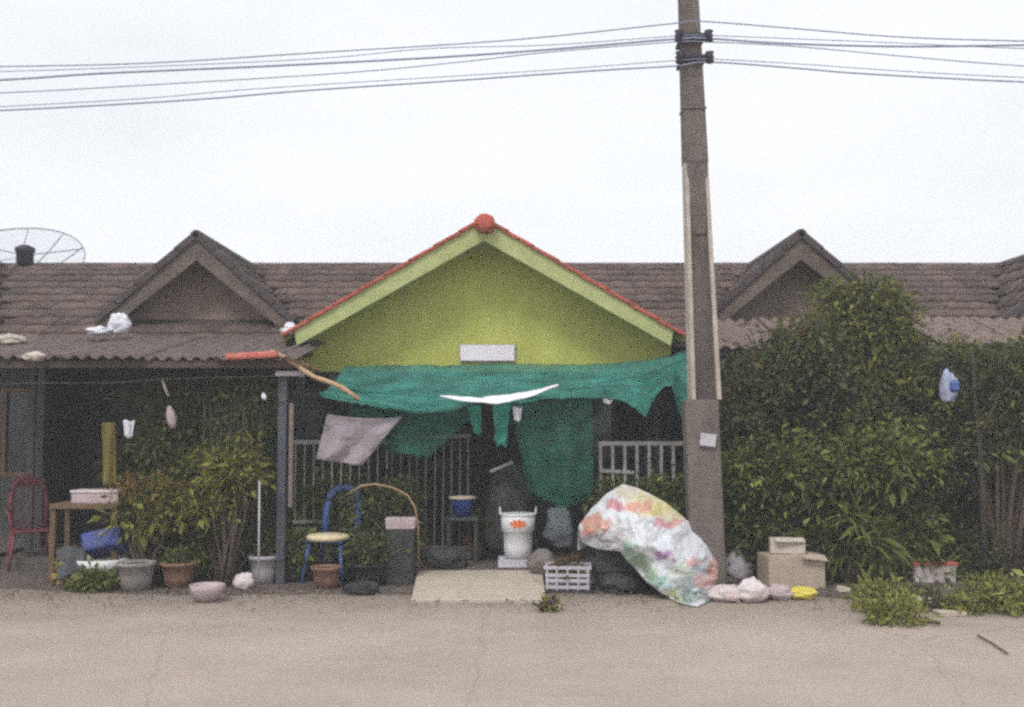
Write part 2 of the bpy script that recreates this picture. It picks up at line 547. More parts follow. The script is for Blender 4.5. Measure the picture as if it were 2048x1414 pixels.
def bush(name, label, cat, base, blobs, n, size, cols, seed, group=None, r0=.02, leafname='crown', k=3, **kw):
    t = thing(name, base, label, cat, group)
    rr = random.Random(seed + 5)
    main = list(blobs)
    for (c, R, wt) in main:                      # side shoots and tufts break the outline
        for _ in range(7):
            a = rr.uniform(0, 2 * PI); zz = rr.uniform(-.3, 1)
            q = math.sqrt(max(0, 1 - zz * zz * .8))
            e = Vector((c[0] + R[0] * q * math.cos(a) * .95, c[1] + R[1] * q * math.sin(a) * .95, c[2] + R[2] * zz * .95))
            f = rr.uniform(.16, .36)
            blobs = blobs + [(e, (R[0] * f, R[1] * f, R[2] * f * 1.1), wt * f * .55)]
    mb = MB(); stems(mb, base, blobs, seed, r0, k)
    for (c, R, wt) in main:                      # stray shoots, some bare
        for _ in range(9):
            a = rr.uniform(PI, 2 * PI) if rr.random() < .6 else rr.uniform(0, 2 * PI); zz = rr.uniform(-.1, 1)
            q = math.sqrt(max(0, 1 - zz * zz * .8))
            e = Vector((c[0] + R[0] * q * math.cos(a) * .8, c[1] + R[1] * q * math.sin(a) * .8, c[2] + R[2] * zz * .85))
            dr = Vector((math.cos(a) * .6, math.sin(a) * .4, rr.uniform(.2, 1.1))).normalized()
            ln = rr.uniform(.3, .9) * min(R[0], R[2], .5)
            f1 = e + dr * ln * .6 + Vector((0, 0, .02)); f2 = e + dr * ln + Vector((0, 0, -.1 * ln))
            mb.tube([e, f1, f2], [.007, .005, .003], 5)
            if rr.random() < .75:
                blobs = blobs + [((f1 + f2) / 2, (.05 + .1 * ln, .05, .05 + .12 * ln), wt * .035)]
    mb.build('trunk' if r0 > .03 else 'stem', 'bark', t, smooth=True)
    leaves(leafname, t, blobs, n, size, cols, seed, **kw)
    return t


def pblob(px, py, Y, wpx, hpx, dep, wt=1):
    c = at(px, py, Y)
    s = Y / FPX
    return (c, (wpx * s / 2, dep / 2, hpx * s / 2), wt)


# ------------------------------------------------------------------ ground
def ground_mat():
    m = bpy.data.materials.new('road_concrete')
    m.use_nodes = True
    n = m.node_tree; n.nodes.clear(); L = n.links.new
    o = n.nodes.new('ShaderNodeOutputMaterial'); p = n.nodes.new('ShaderNodeBsdfPrincipled')
    p.inputs['Roughness'].default_value = .95; p.inputs['Specular IOR Level'].default_value = .15
    tc = n.nodes.new('ShaderNodeTexCoord')

    def nz(scale, det=8, rough=.65, st=(1, 1, 1)):
        mp = n.nodes.new('ShaderNodeMapping'); mp.inputs['Scale'].default_value = st
        L(tc.outputs['Object'], mp.inputs['Vector'])
        t = n.nodes.new('ShaderNodeTexNoise'); t.inputs['Scale'].default_value = scale
        t.inputs['Detail'].default_value = det; t.inputs['Roughness'].default_value = rough
        L(mp.outputs[0], t.inputs['Vector'])
        return t.outputs['Fac']

    def mr(src, a, b, c, d):
        q = n.nodes.new('ShaderNodeMapRange'); q.inputs['From Min'].default_value = a; q.inputs['From Max'].default_value = b
        q.inputs['To Min'].default_value = c; q.inputs['To Max'].default_value = d
        L(src, q.inputs['Value']); return q.outputs[0]

    def mixc(f, a, b):
        q = n.nodes.new('ShaderNodeMix'); q.data_type = 'RGBA'
        L(f, q.inputs['Factor'])
        for sck, v in (('A', a), ('B', b)):
            if isinstance(v, tuple): q.inputs[sck].default_value = (*v, 1)
            else: L(v, q.inputs[sck])
        return q.outputs['Result']
    base = mixc(mr(nz(.9), .35, .65, 0, 1), (.45, .375, .32), (.385, .315, .27))
    base = mixc(mr(nz(.8, 9, .75, (.7, 1.2, 1)), .48, .75, 0, .5), base, (.25, .205, .175))
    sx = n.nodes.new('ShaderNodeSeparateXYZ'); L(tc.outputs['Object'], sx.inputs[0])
    ad = n.nodes.new('ShaderNodeMath'); ad.operation = 'MULTIPLY_ADD'      # darker brown, with a noisy onset, towards the house fronts
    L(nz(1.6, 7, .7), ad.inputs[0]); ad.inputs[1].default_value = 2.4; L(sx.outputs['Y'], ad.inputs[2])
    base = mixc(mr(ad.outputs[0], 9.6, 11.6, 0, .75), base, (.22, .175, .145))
    base = mixc(mr(nz(7, 6, .8), .55, .75, 0, .4), base, (.24, .20, .165))
    base = mixc(mr(nz(24, 5, .85), .52, .70, 0, .55), base, (.26, .21, .18))
    base = mixc(mr(nz(33, 5, .85), .54, .72, 0, .6), base, (.60, .53, .46))
    vo = n.nodes.new('ShaderNodeTexVoronoi'); vo.feature = 'DISTANCE_TO_EDGE'; vo.inputs['Scale'].default_value = .33
    vm = n.nodes.new('ShaderNodeMix'); vm.data_type = 'VECTOR'; vm.inputs['Factor'].default_value = .12
    vn = n.nodes.new('ShaderNodeTexNoise'); vn.inputs['Scale'].default_value = 2.5; vn.inputs['Detail'].default_value = 6
    L(tc.outputs['Object'], vn.inputs['Vector'])
    L(tc.outputs['Object'], vm.inputs['A']); L(vn.outputs['Color'], vm.inputs['B']); L(vm.outputs['Result'], vo.inputs['Vector'])
    base = mixc(mr(vo.outputs['Distance'], 0, .0035, .30, 0), base, (.16, .13, .115))
    base = mixc(mr(nz(60, 4, .8), .5, .8, 0, .5), base, (.52, .46, .40))
    base = mixc(mr(nz(95, 3, .8), .58, .8, 0, .5), base, (.16, .13, .11))
    L(base, p.inputs['Base Color'])
    b = n.nodes.new('ShaderNodeBump'); b.inputs['Strength'].default_value = .5; b.inputs['Distance'].default_value = .012
    L(nz(55, 5, .7), b.inputs['Height']); L(b.outputs[0], p.inputs['Normal'])
    L(p.outputs[0], o.inputs[0])
    return m


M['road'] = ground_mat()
M['verge'] = mat('verge_ground', (.13, .105, .09), 1, .3, 3, .6, 45, dirt=(.09, .075, .065), dirt_amt=.8, dirt_scale=2.2)
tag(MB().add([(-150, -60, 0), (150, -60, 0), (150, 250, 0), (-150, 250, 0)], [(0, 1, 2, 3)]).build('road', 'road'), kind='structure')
# darker ground strip between road and house fronts with a ragged edge
vb = MB()
xs = np.linspace(-14, 14, 281)
vs = []
for x in xs:
    e = 10.28 + .10 * fbm(x, 0, 0, .9) + .05 * fbm(x, 3, 0, 4)
    if x > 2.2:
        e -= min(.55, (x - 2.2) * .28)
    if x < -3.6:
        e += min(.35, (-3.6 - x) * .3)
    vs.append((x, e, .0)); vs.append((x, e + .12, .012)); vs.append((x, 18.5, .014))
fs = []
for i in range(len(xs) - 1):
    a = i * 3
    fs += [(a, a + 3, a + 4, a + 1), (a + 1, a + 4, a + 5, a + 2)]
tag(vb.add(vs, fs).build('verge', 'verge', smooth=True), kind='structure')

# thin scattering volume added to lift the dark tones
hm = bpy.data.materials.new('lift_haze'); hm.use_nodes = True
hn = hm.node_tree; hn.nodes.clear()
ho = hn.nodes.new('ShaderNodeOutputMaterial'); hv_ = hn.nodes.new('ShaderNodeVolumePrincipled')
hv_.inputs['Color'].default_value = (.93, .94, .97, 1); hv_.inputs['Density'].default_value = .0052
hn.links.new(hv_.outputs[0], ho.inputs['Volume'])
M['lift_haze'] = hm
hz_o = MB().box((0, 95, 3.0), (320, 330, 8.0)).build('lift_haze', 'lift_haze')
tag(hz_o, 'thin pale volume added over the street to lift dark tones', 'lift_haze', kind='stuff')

# ------------------------------------------------------------------ the row of houses
UNIT = 3.62
CX0 = -.16
RIDGE = at(1024, 531, 16.0).z
EAVE_Y, RIDGE_Y = 12.7, 16.0
EAVE_Z = at(1024, 688, EAVE_Y).z
SLOPE = (RIDGE - EAVE_Z) / (RIDGE_Y - EAVE_Y)

# one wavy roof tile: local x across, y up the slope, z normal
def tile_mesh(name, wdt, ln, m, seg=6):
    vs = []; fs = []
    h = .015
    for j, y in enumerate((0, ln)):
        for i in range(seg + 1):
            u = i / seg
            z = h * (.5 - .5 * math.cos(2 * PI * u)) + (.020 if j == 0 else .002)
            vs.append((u * wdt - wdt / 2, y, z))
    nn = seg + 1
    for i in range(seg):
        fs.append((i, i + 1, i + 1 + nn, i + nn))
    b = len(vs)
    for i in range(seg + 1):
        v = vs[i]; vs.append((v[0], v[1], v[2] - .02))
    for i in range(seg):
        fs.append((b + i, b + i + 1, i + 1, i))
    me = bpy.data.meshes.new(name)
    me.from_pydata(vs, [], fs); me.update()
    me.materials.append(M[m])
    for p in me.polygons: p.use_smooth = len(p.vertices) == 4 and p.index < seg
    return me


TW, TL = .302, .33
TB = tile_mesh('tile', TW, TL + .03, 'tile_brown')
TR = tile_mesh('tile', TW, TL + .03, 'tile_red')


def lay_tiles(parent, origin, xdir, updir, wdt, ln, me, skip=None, jit=.004):
    """rows of single tiles on a slope starting at origin (lower corner)"""
    xd = Vector(xdir).normalized(); ud = Vector(updir).normalized(); nd = xd.cross(ud)
    if nd.z < 0: nd = -nd
    nx = max(1, round(wdt / TW)); ny = max(1, math.ceil(ln / TL))
    px = wdt / nx
    inv = Matrix.Translation(-world_loc(parent))
    for j in range(ny):
        for i in range(nx):
            p = Vector(origin) + xd * (i + .5) * px + ud * min(j * TL, ln - TL)
            if skip and skip(p + ud * TL * .5): continue
            o = bpy.data.objects.new('tile', me)
            COL.objects.link(o)
            R = Matrix((xd, ud, nd)).transposed()
            if R.determinant() < 0:
                R = Matrix((-xd, ud, nd)).transposed()
            a = random.uniform(-.012, .012)
            R4 = (R @ Matrix.Rotation(a, 3, 'Z')).to_4x4()
            o.matrix_world = Matrix.Translation(p + nd * random.uniform(-jit, jit)) @ R4
            o.parent = parent
            o.matrix_parent_inverse = inv


def sheet(p0, p1, p2, p3, th=.03):
    """thin slab through four corners, thickness downwards"""
    vs = [Vector(p) for p in (p0, p1, p2, p3)]
    vs += [v - Vector((0, 0, th)) for v in vs]
    return MB().add(vs, [(0, 1, 2, 3), (7, 6, 5, 4), (0, 4, 5, 1), (1, 5, 6, 2), (2, 6, 7, 3), (3, 7, 4, 0)])


def gable(root, cx, peak, half, drop, y0, y1, overhang, tm, fascia_m, wall_m, fh, ft, wall_z0, ridge_m, soffit='soffit'):
    """gabled roof running back from y0 to y1; peak z, half width, drop to the eaves"""
    k0 = 'r' if ridge_m == 'tile_red' else 'd'
    ez = peak - drop
    sl = math.hypot(half, drop)
    rf = MB()
    rf.v = []
    e = .02
    rf.prism([(cx - half, ez), (cx, peak), (cx + half, ez), (cx + half - .01, ez - .05), (cx, peak - .055), (cx - half + .01, ez - .05)], y0 + .02, y1)
    rpart = rf.build('roof', soffit, root)
    for s in (-1, 1):
        org = (cx + s * half, y0, ez + .006)
        def skip(p, s=s):
            return p.z < EAVE_Z + (p.y - EAVE_Y) * SLOPE - .02 or p.y > RIDGE_Y + .1
        lay_tiles(rpart, org, (0, 1, 0), (-s * half, 0, drop), y1 - y0, sl, tm, skip)
        # barge board
        a = math.atan2(drop, half)
        nx, nz = math.sin(a), math.cos(a)
        o = Vector((cx + s * (half - .02), ez - .0)); 
        ins = .13 if k0 == 'r' else .0
        p1 = (cx, peak); p2 = (cx + s * (half - ins), ez + ins * drop / half)
        q1 = (cx, peak - fh / math.cos(a)); q2 = (cx + s * (half - ins - fh * math.sin(a) * .3), ez + ins * drop / half - fh * math.cos(a))
        MB().prism([p1, p2, q2, q1], y0 - ft, y0 + .02).build('barge_board', fascia_m, root, bevel=.006)
        # verge tiles capping the edge
        k = max(3, round(sl / .33))
        ang = math.atan2(drop, half)
        for i in range(k):
            t0, t1 = i / k, (i + 1) / k + .02
            A = Vector((cx + s * half * (1 - t0), y0 - ft * .2, ez + drop * t0 + .012 + .012 * (1 - 0)))
            B = Vector((cx + s * half * (1 - t1), y0 - ft * .2, ez + drop * t1 + .010))
            MB().beam(A, B, ft + .10, .035 if k0 == 'r' else .085).build('verge_tile', ridge_m, rpart, bevel=.006)
    # ridge caps
    k = max(3, round((y1 - y0) / .36))
    for i in range(k):
        ya = y0 - ft - .03 + (y1 - y0) * i / k; yb = ya + (y1 - y0) / k + .03
        mb = MB(); r = .085
        for yy, rr in ((ya, r * 1.06), (yb, r)):
            pass
        prof = [(-1.0, -.55), (-.72, .15), (-.3, .52), (.3, .52), (.72, .15), (1.0, -.55)]
        poly = [(cx + x * r, peak + z * r + .02) for x, z in prof]
        mb.prism(poly, ya, yb)
        mb.build('ridge_cap', ridge_m, rpart, smooth=False)
    # gable wall
    yw = y0 + overhang
    MB().prism([(cx - half + .08, wall_z0), (cx + half - .08, wall_z0), (cx + half - .08, max(wall_z0 + .01, ez - .05)), (cx, peak - .06), (cx - half + .08, max(wall_z0 + .01, ez - .05))],
               yw, yw + .1).build('gable_wall', wall_m, root)
    return rpart


BACK_Y = 19.3
def house(k, label, gy, gpx, gpy, ghalf, gdrop, tm, fascia_m, wall_m, fh, ridge_m, wall0, name='row_house', body='cream_wall', group='houses of the terraced row'):
    cx = CX0 + k * UNIT
    x0, x1 = cx - UNIT / 2 + .004, cx + UNIT / 2 - .004
    root = thing(name, (cx, EAVE_Y, 0), label, 'house', group)
    pk = at(gpx, gpy, gy)
    gcx, peak = pk.x, pk.z
    # carcass
    rf = MB().prism([(0, 0)] * 3, 0, 1) if False else None
    pts = [(x0, EAVE_Y, EAVE_Z), (x1, EAVE_Y, EAVE_Z), (x1, RIDGE_Y, RIDGE - .03), (x0, RIDGE_Y, RIDGE - .03)]
    rp = sheet(*pts).build('roof', 'brown_wood', root)
    sheet((x0, RIDGE_Y + .004, RIDGE - .03), (x1, RIDGE_Y + .004, RIDGE - .03), (x1, BACK_Y, EAVE_Z), (x0, BACK_Y, EAVE_Z)).build('rear_roof', 'tile_brown', root)
    ta = gdrop / ghalf

    def skip(p):
        z = peak - abs(p.x - gcx) * ta
        return p.y > gy and z > p.z + .04 and abs(p.x - gcx) < ghalf
    ln = math.hypot(RIDGE_Y - EAVE_Y, RIDGE - EAVE_Z)
    lay_tiles(rp, (x0, EAVE_Y, EAVE_Z + .008), (1, 0, 0), (0, RIDGE_Y - EAVE_Y, RIDGE - EAVE_Z), x1 - x0, ln, TB, skip)
    for i in range(10):
        xa = x0 + (x1 - x0) * i / 10; xb = xa + (x1 - x0) / 10 - .004
        MB().add([(xa, RIDGE_Y - .11, RIDGE - .02), (xa, RIDGE_Y - .05, RIDGE + .035 + random.uniform(-.004, .004)), (xa, RIDGE_Y + .05, RIDGE + .035), (xa, RIDGE_Y + .11, RIDGE - .02),
                  (xb, RIDGE_Y - .11, RIDGE - .02), (xb, RIDGE_Y - .05, RIDGE + .035), (xb, RIDGE_Y + .05, RIDGE + .035), (xb, RIDGE_Y + .11, RIDGE - .02)],
                 [(0, 1, 5, 4), (1, 2, 6, 5), (2, 3, 7, 6), (0, 3, 2, 1), (4, 5, 6, 7)]).build('ridge_cap', 'tile_brown', rp)
    # walls: party walls, front wall with door and window, back wall
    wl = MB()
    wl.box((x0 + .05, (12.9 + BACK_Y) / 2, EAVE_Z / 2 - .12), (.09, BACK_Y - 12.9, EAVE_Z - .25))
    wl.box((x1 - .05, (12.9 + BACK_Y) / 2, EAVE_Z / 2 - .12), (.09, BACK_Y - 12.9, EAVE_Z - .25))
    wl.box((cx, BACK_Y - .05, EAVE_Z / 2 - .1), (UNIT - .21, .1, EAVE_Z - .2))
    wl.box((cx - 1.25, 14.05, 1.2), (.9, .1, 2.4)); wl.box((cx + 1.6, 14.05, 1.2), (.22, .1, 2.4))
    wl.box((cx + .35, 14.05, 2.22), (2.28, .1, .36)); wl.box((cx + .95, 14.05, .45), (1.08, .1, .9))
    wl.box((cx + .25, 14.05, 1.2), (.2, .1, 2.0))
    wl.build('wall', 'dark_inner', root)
    MB().box((cx - .35, 14.06, 1.06), (.96, .05, 2.0)).build('door', 'brown_wood', root)
    fr = MB()
    for dx in (-.53, 0, .53): fr.box((cx + .93, 14.04, 1.47), (.05, .06, 1.12)) if dx == 0 else fr.box((cx + .93 + dx, 14.04, 1.47), (.05, .06, 1.12))
    for dz in (.93, 2.0): fr.box((cx + .93, 14.04, dz), (1.0, .055, .05))
    wn = fr.build('window', 'timber', root)
    MB().box((cx + .93, 14.06, 1.47), (1.0, .012, 1.04)).build('pane', 'glass', wn)
    ff = 11.15 if k == 0 else 11.9
    MB().box((cx, (ff + 14.3) / 2, .07), (UNIT - .2, 14.3 - ff, .14)).build('porch_floor', 'floor_tile', root)
    gable(root, gcx, peak, ghalf, gdrop, gy, RIDGE_Y + .05, (.40 if k else .52), tm, fascia_m, wall_m, fh, .035, wall0, ridge_m,
          'soffit' if k == 0 else 'brown_wood')
    return root


gw = dict(ghalf=1.20, gdrop=1.06, tm=TB, fascia_m='barge_tan', wall_m='gable_brown', fh=.23, ridge_m='verge_dark')
NW0 = at(1024, 690, 13.3).z
h_l = house(-1, 'brown tiled terrace house with dark gable, behind the cluttered left porch', 13.2, 395, 472, wall0=NW0, **gw)
h_r = house(1, 'brown tiled terrace house whose gable rises above the overgrown hedge', 13.2, 1600, 470, wall0=NW0, **gw)
h_ll = house(-2, 'brown tiled terrace house under the satellite dish', 13.2, 395 - 602, 470, wall0=NW0, **gw)
h_rr = house(2, 'brown tiled terrace house furthest along the row past the hedge', 13.2, 1600 + 602, 470, wall0=NW0, **gw)
h_c = house(0, 'house with a bright lime green gable and red roof edge', 11.8, 968, 441, 2.17, 1.275, TR, 'green_fascia', 'green_wall', .195, 'tile_red',
            at(1024, 744, 12.32).z, name='green_gabled_house')
# finial ball of the green gable: the round end of the ridge
e = at(970, 443, 11.72)
mb = MB().lathe([(.04, -.16), (.085, -.15), (.115, -.11), (.12, .16), (.06, .17)], (0, 0, 0), 9, .03)
mb.v = [(e.x + x * 1.02, e.y + z, e.z - .03 + y * .88) for x, y, z in mb.v]
mb.build('ridge_end', 'tile_red', h_c, smooth=False, bevel=.01)
# beam below the gable and porch columns
zb = at(1024, 744, 12.32).z
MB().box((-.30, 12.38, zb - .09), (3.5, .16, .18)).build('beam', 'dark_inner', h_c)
for px, m_, w_ in ((600, 'dark_inner', .08), (1381, 'lav_plastic', .08)):
    c = at(px, 900, 11.75)
    MB().box((c.x, 11.75, (zb + .1) / 2), (w_, w_, zb - .02)).build('porch_column', m_, h_c)

# ------------------------------------------------------------------ awnings of the neighbours
def awning(label, xa, xb, yfront, yback, zf, zb_, m, n, seed, name='porch_awning', posts=()):
    rr = random.Random(seed)
    t = thing(name, ((xa + xb) / 2, yfront, 0), label, 'awning')
    wd = (xb - xa) / n
    for i in range(n):
        x0 = xa + i * wd; dz = rr.uniform(-.018, .018); dy = rr.uniform(-.07, .05)
        seg = 24
        def fn(u, v, x0=x0, dz=dz, dy=dy, i=i):
            x = x0 + u * (wd + .05)
            z = zf + (zb_ - zf) * v + .02 * math.sin(u * 2 * PI * 6) + dz + (i % 2) * .012
            return (x, yfront + dy + (yback - yfront) * v, z)
        MB().grid(fn, 36, 3).build('sheet', m, t, solid=.008)
    fr = MB()
    for f in (.04, .5, .97):
        y = yfront + (yback - yfront) * f
        z = zf + (zb_ - zf) * f - .075
        fr.beam((xa, y, z), (xb, y, z), .05, .07)
    fr.build('purlin', 'brown_wood', t)
    for x in posts:
        MB().tube([(x, yfront + .12, 0), (x, yfront + .12, zf - .04)], .03, 8).build('post', 'fence_dark', t)
    return t


zf = at(1024, 716, 10.75).z; zk = at(1024, 676, 12.75).z
awning('weathered grey corrugated awning over the shaded left porch', at(-190, 700, 10.7).x, at(585, 700, 10.7).x, 10.7, 12.75, zf, zk, 'grey_sheet', 5, 3, posts=())
zf2 = at(1024, 694, 11.6).z; zk2 = at(1024, 640, 12.9).z
awning('faded pinkish corrugated awning above the right-hand hedge', at(1415, 690, 11.6).x, at(2200, 690, 11.6).x, 11.6, 12.9, zf2, zk2, 'pale_sheet', 5, 4, posts=(2.4, 5.4))

# ------------------------------------------------------------------ power pole
pb = at(1424, 1150, 10.6); pb.z = 0
ptop = at(1374, -60, 10.6)
lean = Vector(((ptop.x - pb.x) / ptop.z, 0, 1))
pole = thing('power_pole', (pb.x, pb.y, 0), 'tall concrete utility pole with pale flanged edges', 'utility pole')
def pc(z): return Vector((pb.x, pb.y, 0)) + lean * z
def rect(mb, z0, z1, w0, w1, d0, d1, ox=0, oy=0, n=6):
    for i in range(n):
        a, b = z0 + (z1 - z0) * i / n, z0 + (z1 - z0) * (i + 1) / n
    A, B = pc(z0), pc(z1)
    vs = []
    for P, ww, dd in ((A, w0, d0), (B, w1, d1)):
        for sx, sy in ((-1, -1), (1, -1), (1, 1), (-1, 1)):
            vs.append(P + Vector((sx * ww / 2 + ox * 1, sy * dd / 2 + oy, 0)))
    mb.add(vs, [(0, 3, 2, 1), (4, 5, 6, 7), (0, 1, 5, 4), (1, 2, 6, 5), (2, 3, 7, 6), (3, 0, 4, 7)])
ZS = at(1400, 800, 10.6).z
ZT = ptop.z
mb = MB(); rect(mb, 0, ZS, .325, .32, .27, .26, ox=-.045)
mb.build('lower_shaft', 'pole', pole, bevel=.015)
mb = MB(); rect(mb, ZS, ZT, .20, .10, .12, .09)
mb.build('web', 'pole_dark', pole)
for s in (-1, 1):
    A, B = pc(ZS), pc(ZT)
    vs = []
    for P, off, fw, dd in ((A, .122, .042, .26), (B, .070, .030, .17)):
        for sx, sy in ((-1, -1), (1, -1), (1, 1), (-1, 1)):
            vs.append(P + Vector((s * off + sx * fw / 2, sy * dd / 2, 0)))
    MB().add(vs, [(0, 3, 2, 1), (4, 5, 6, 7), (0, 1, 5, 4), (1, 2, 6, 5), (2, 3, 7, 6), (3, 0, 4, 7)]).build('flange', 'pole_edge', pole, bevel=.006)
# solid upper shaft (the recess closes higher up)
ZU = at(1400, 330, 10.6).z
ZV = at(1400, 470, 10.6).z
mb = MB(); rect(mb, ZV, ZU, .13, .205, .14, .235)
mb.build('recess_end', 'pole', pole)
mb = MB(); rect(mb, ZU, ZT + .02, .226, .172, .25, .172)
mb.build('upper_shaft', 'pole', pole, bevel=.012)
for py in (82, 124):
    c = pc(at(1380, py, 10.6).z)
    br = MB().box((c.x + .01, c.y - .13, c.z), (.33, .05, .055)).build('bracket', 'iron', pole)
    MB().box((c.x, c.y, c.z - .02), (.24, .31, .035)).build('pole_band', 'iron', br)
    for s in (-1, 1):
        MB().lathe([(.02, -.06), (.045, -.05), (.03, -.015), (.048, .0), (.03, .02), (.045, .05), (.02, .06)],
                   (c.x + .01 + s * .145, c.y - .17, c.z - .01), 12).build('insulator', 'iron', br, smooth=True)
for py, ww in ((222, .225),):
    c = pc(at(1380, py, 10.6).z)
    MB().box((c.x, c.y, c.z), (ww, .26, .02)).build('pole_band', 'pole', pole)
c = at(1416, 880, 10.44)
tag(MB().box(c, (.15, .02, .12), R=Matrix.Rotation(.12, 3, 'Y')).build('notice_card', 'lav_plastic', bevel=.004),
    'small pale notice card fixed low on the utility pole', 'notice')

# ------------------------------------------------------------------ overhead cables
def wire(pts, r, label):
    """smooth curve through pixel points at about the pole's distance, carried on beyond the frame"""
    P = [at(x, y, 10.42) for x, y in pts]
    # continue outside the frame with the last slopes easing out
    a, b = P[0], P[1]
    s = (b.z - a.z) / (b.x - a.x)
    L = []
    for k in range(6, 0, -1):
        d = k * 2.0
        L.append(Vector((a.x - d, a.y, a.z - s * d * .8 + .008 * d * d * .6)))
    a, b = P[-2], P[-1]
    s = (b.z - a.z) / (b.x - a.x)
    Rr = [Vector((b.x + d, b.y, b.z + s * d * .8 + .005 * d * d)) for d in (2, 4, 6, 8, 10, 12)]
    P = L + P + Rr
    Q = []
    for i in range(len(P) - 1):
        p0, p1, p2, p3 = P[max(0, i - 1)], P[i], P[i + 1], P[min(len(P) - 1, i + 2)]
        for t in (0, .25, .5, .75):
            Q.append(.5 * ((2 * p1) + (p2 - p0) * t + (2 * p0 - 5 * p1 + 4 * p2 - p3) * t * t + (3 * p1 - p0 - 3 * p2 + p3) * t ** 3))
    Q.append(P[-1])
    tag(MB().tube(Q, r, 6).build('overhead_cable', 'wire', smooth=True), label, 'cable', 'cables strung past the utility pole')


wire([(0, 133), (300, 126), (620, 106), (1024, 80), (1355, 46), (1410, 43), (1600, 58), (1800, 74), (2048, 82)], .0065, 'topmost overhead cable crossing the pole above its brackets')
wire([(0, 160), (200, 147), (520, 133), (870, 115), (1100, 99), (1350, 78), (1415, 77), (1570, 87), (1800, 93), (2048, 90)], .010, 'thick dark cable held by the upper bracket of the pole')
wire([(0, 186), (330, 168), (700, 145), (940, 122), (1100, 104), (1350, 84), (1415, 84), (1580, 92), (1800, 112), (2048, 132)], .0055, 'thin cable hanging just under the thick upper bracket cable')
wire([(0, 221), (380, 200), (600, 182), (900, 162), (1180, 142), (1350, 132), (1418, 124), (1600, 137), (1720, 147), (2048, 164)], .008, 'lowest overhead cable leaving the lower bracket of the pole')
wire([(0, 213), (300, 196), (480, 180), (800, 159), (1100, 140), (1350, 121), (1418, 118), (1600, 128), (1800, 142), (2048, 155)], .0045, 'faint cable strung just above the lowest one')
wire([(0, 143), (300, 133), (640, 117), (860, 97), (1100, 90), (1350, 72), (1415, 71), (1600, 78), (1800, 86), (2048, 97)], .0045, 'faint cable between the topmost and thick bracket cables')

# ------------------------------------------------------------------ satellite dish on the left roof
dc = at(8, 600, 16.35)
dish = thing('satellite_dish', (dc.x, dc.y, RIDGE), 'large mesh satellite dish on the roof ridge', 'satellite dish')
R0 = 1.22; depth = .34
tilt = Matrix.Rotation(math.radians(-48), 3, 'X') @ Matrix.Identity(3)
dcc = Vector((dc.x, dc.y, RIDGE + .28))
def dp(r, t):
    v = Vector((r * math.cos(t), r * math.sin(t), depth * (r / R0) ** 2))
    return dcc + Matrix.Rotation(math.radians(38), 3, 'X') @ v - Vector((0, 0, .55))
MB().grid(lambda u, v: dp(.1 + (R0 - .1) * v, 2 * PI * u), 40, 6).build('reflector', 'mesh_dish', dish, smooth=True)
for k in range(12):
    t = 2 * PI * k / 12
    MB().tube([dp(.08 + (R0 - .08) * j / 6, t) for j in range(7)], .010, 5).build('rib', 'dish_rib', dish)
rg = MB()
rg.tube([dp(R0, 2 * PI * k / 40) for k in range(41)], .012, 5, cap=False)
rg.tube([dp(R0 * .55, 2 * PI * k / 40) for k in range(41)], .007, 5, cap=False)
rg.build('rim', 'dish_rib', dish)
fp = at(50, 508, 15.9)
MB().lathe([(.05, -.16), (.12, -.14), (.12, .02), (.14, .03), (.14, .09), (.06, .13)], fp, 14).build('feed_horn', 'iron', dish, smooth=True)
arm = MB()
for t in (.5, 2.4, 4.6): arm.tube([dp(R0 * .98, t), fp + Vector((0, 0, -.02))], .010, 5)
arm.build('feed_arm', 'dish_rib', dish)
MB().tube([(dcc.x, dcc.y, 2.9), (dcc.x, dcc.y, dcc.z - .5)], .04, 8).build('mast', 'fence_dark', dish)

# ------------------------------------------------------------------ white sign on gable
c = at(975, 706, 12.27)
sg = thing('sign_board', c, 'blank white rectangular board on the lime green gable wall', 'sign')
MB().box(c, (.60, .025, .175)).build('board', 'white_sign', sg, bevel=.004)
MB().box(c + Vector((0, .022, 0)), (.63, .015, .195)).build('backing', 'fence_white', sg)

# ------------------------------------------------------------------ fences
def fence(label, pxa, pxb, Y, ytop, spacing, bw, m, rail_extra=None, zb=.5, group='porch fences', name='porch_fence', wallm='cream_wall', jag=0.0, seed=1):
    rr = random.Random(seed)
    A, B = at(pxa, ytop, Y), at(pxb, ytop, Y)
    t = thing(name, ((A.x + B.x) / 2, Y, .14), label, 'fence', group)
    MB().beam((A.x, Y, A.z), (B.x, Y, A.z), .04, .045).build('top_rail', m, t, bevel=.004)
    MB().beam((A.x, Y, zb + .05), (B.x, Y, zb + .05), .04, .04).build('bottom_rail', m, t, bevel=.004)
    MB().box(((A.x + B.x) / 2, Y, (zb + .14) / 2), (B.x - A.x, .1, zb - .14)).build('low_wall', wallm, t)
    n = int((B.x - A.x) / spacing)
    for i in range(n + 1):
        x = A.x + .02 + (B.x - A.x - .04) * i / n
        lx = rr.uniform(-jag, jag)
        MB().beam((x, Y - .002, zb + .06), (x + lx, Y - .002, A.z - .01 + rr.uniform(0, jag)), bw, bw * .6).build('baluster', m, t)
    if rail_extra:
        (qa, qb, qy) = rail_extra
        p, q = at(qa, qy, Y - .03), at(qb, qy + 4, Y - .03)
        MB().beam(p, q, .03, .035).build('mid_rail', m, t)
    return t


fence('white bar fence between the net curtain and utility pole', 1197, 1374, 11.6, 887, .122, .05, 'fence_white', (1200, 1268, 941))
fence('pale thin barred fence left of the porch, behind the blue chair', 588, 778, 11.6, 884, .092, .022, 'fence_white', seed=2)
fence('dim brown barred gate in the shade below the hanging net', 782, 940, 11.7, 872, .085, .026, 'fence_dark', None, .22, name='porch_gate', jag=.012, seed=3)

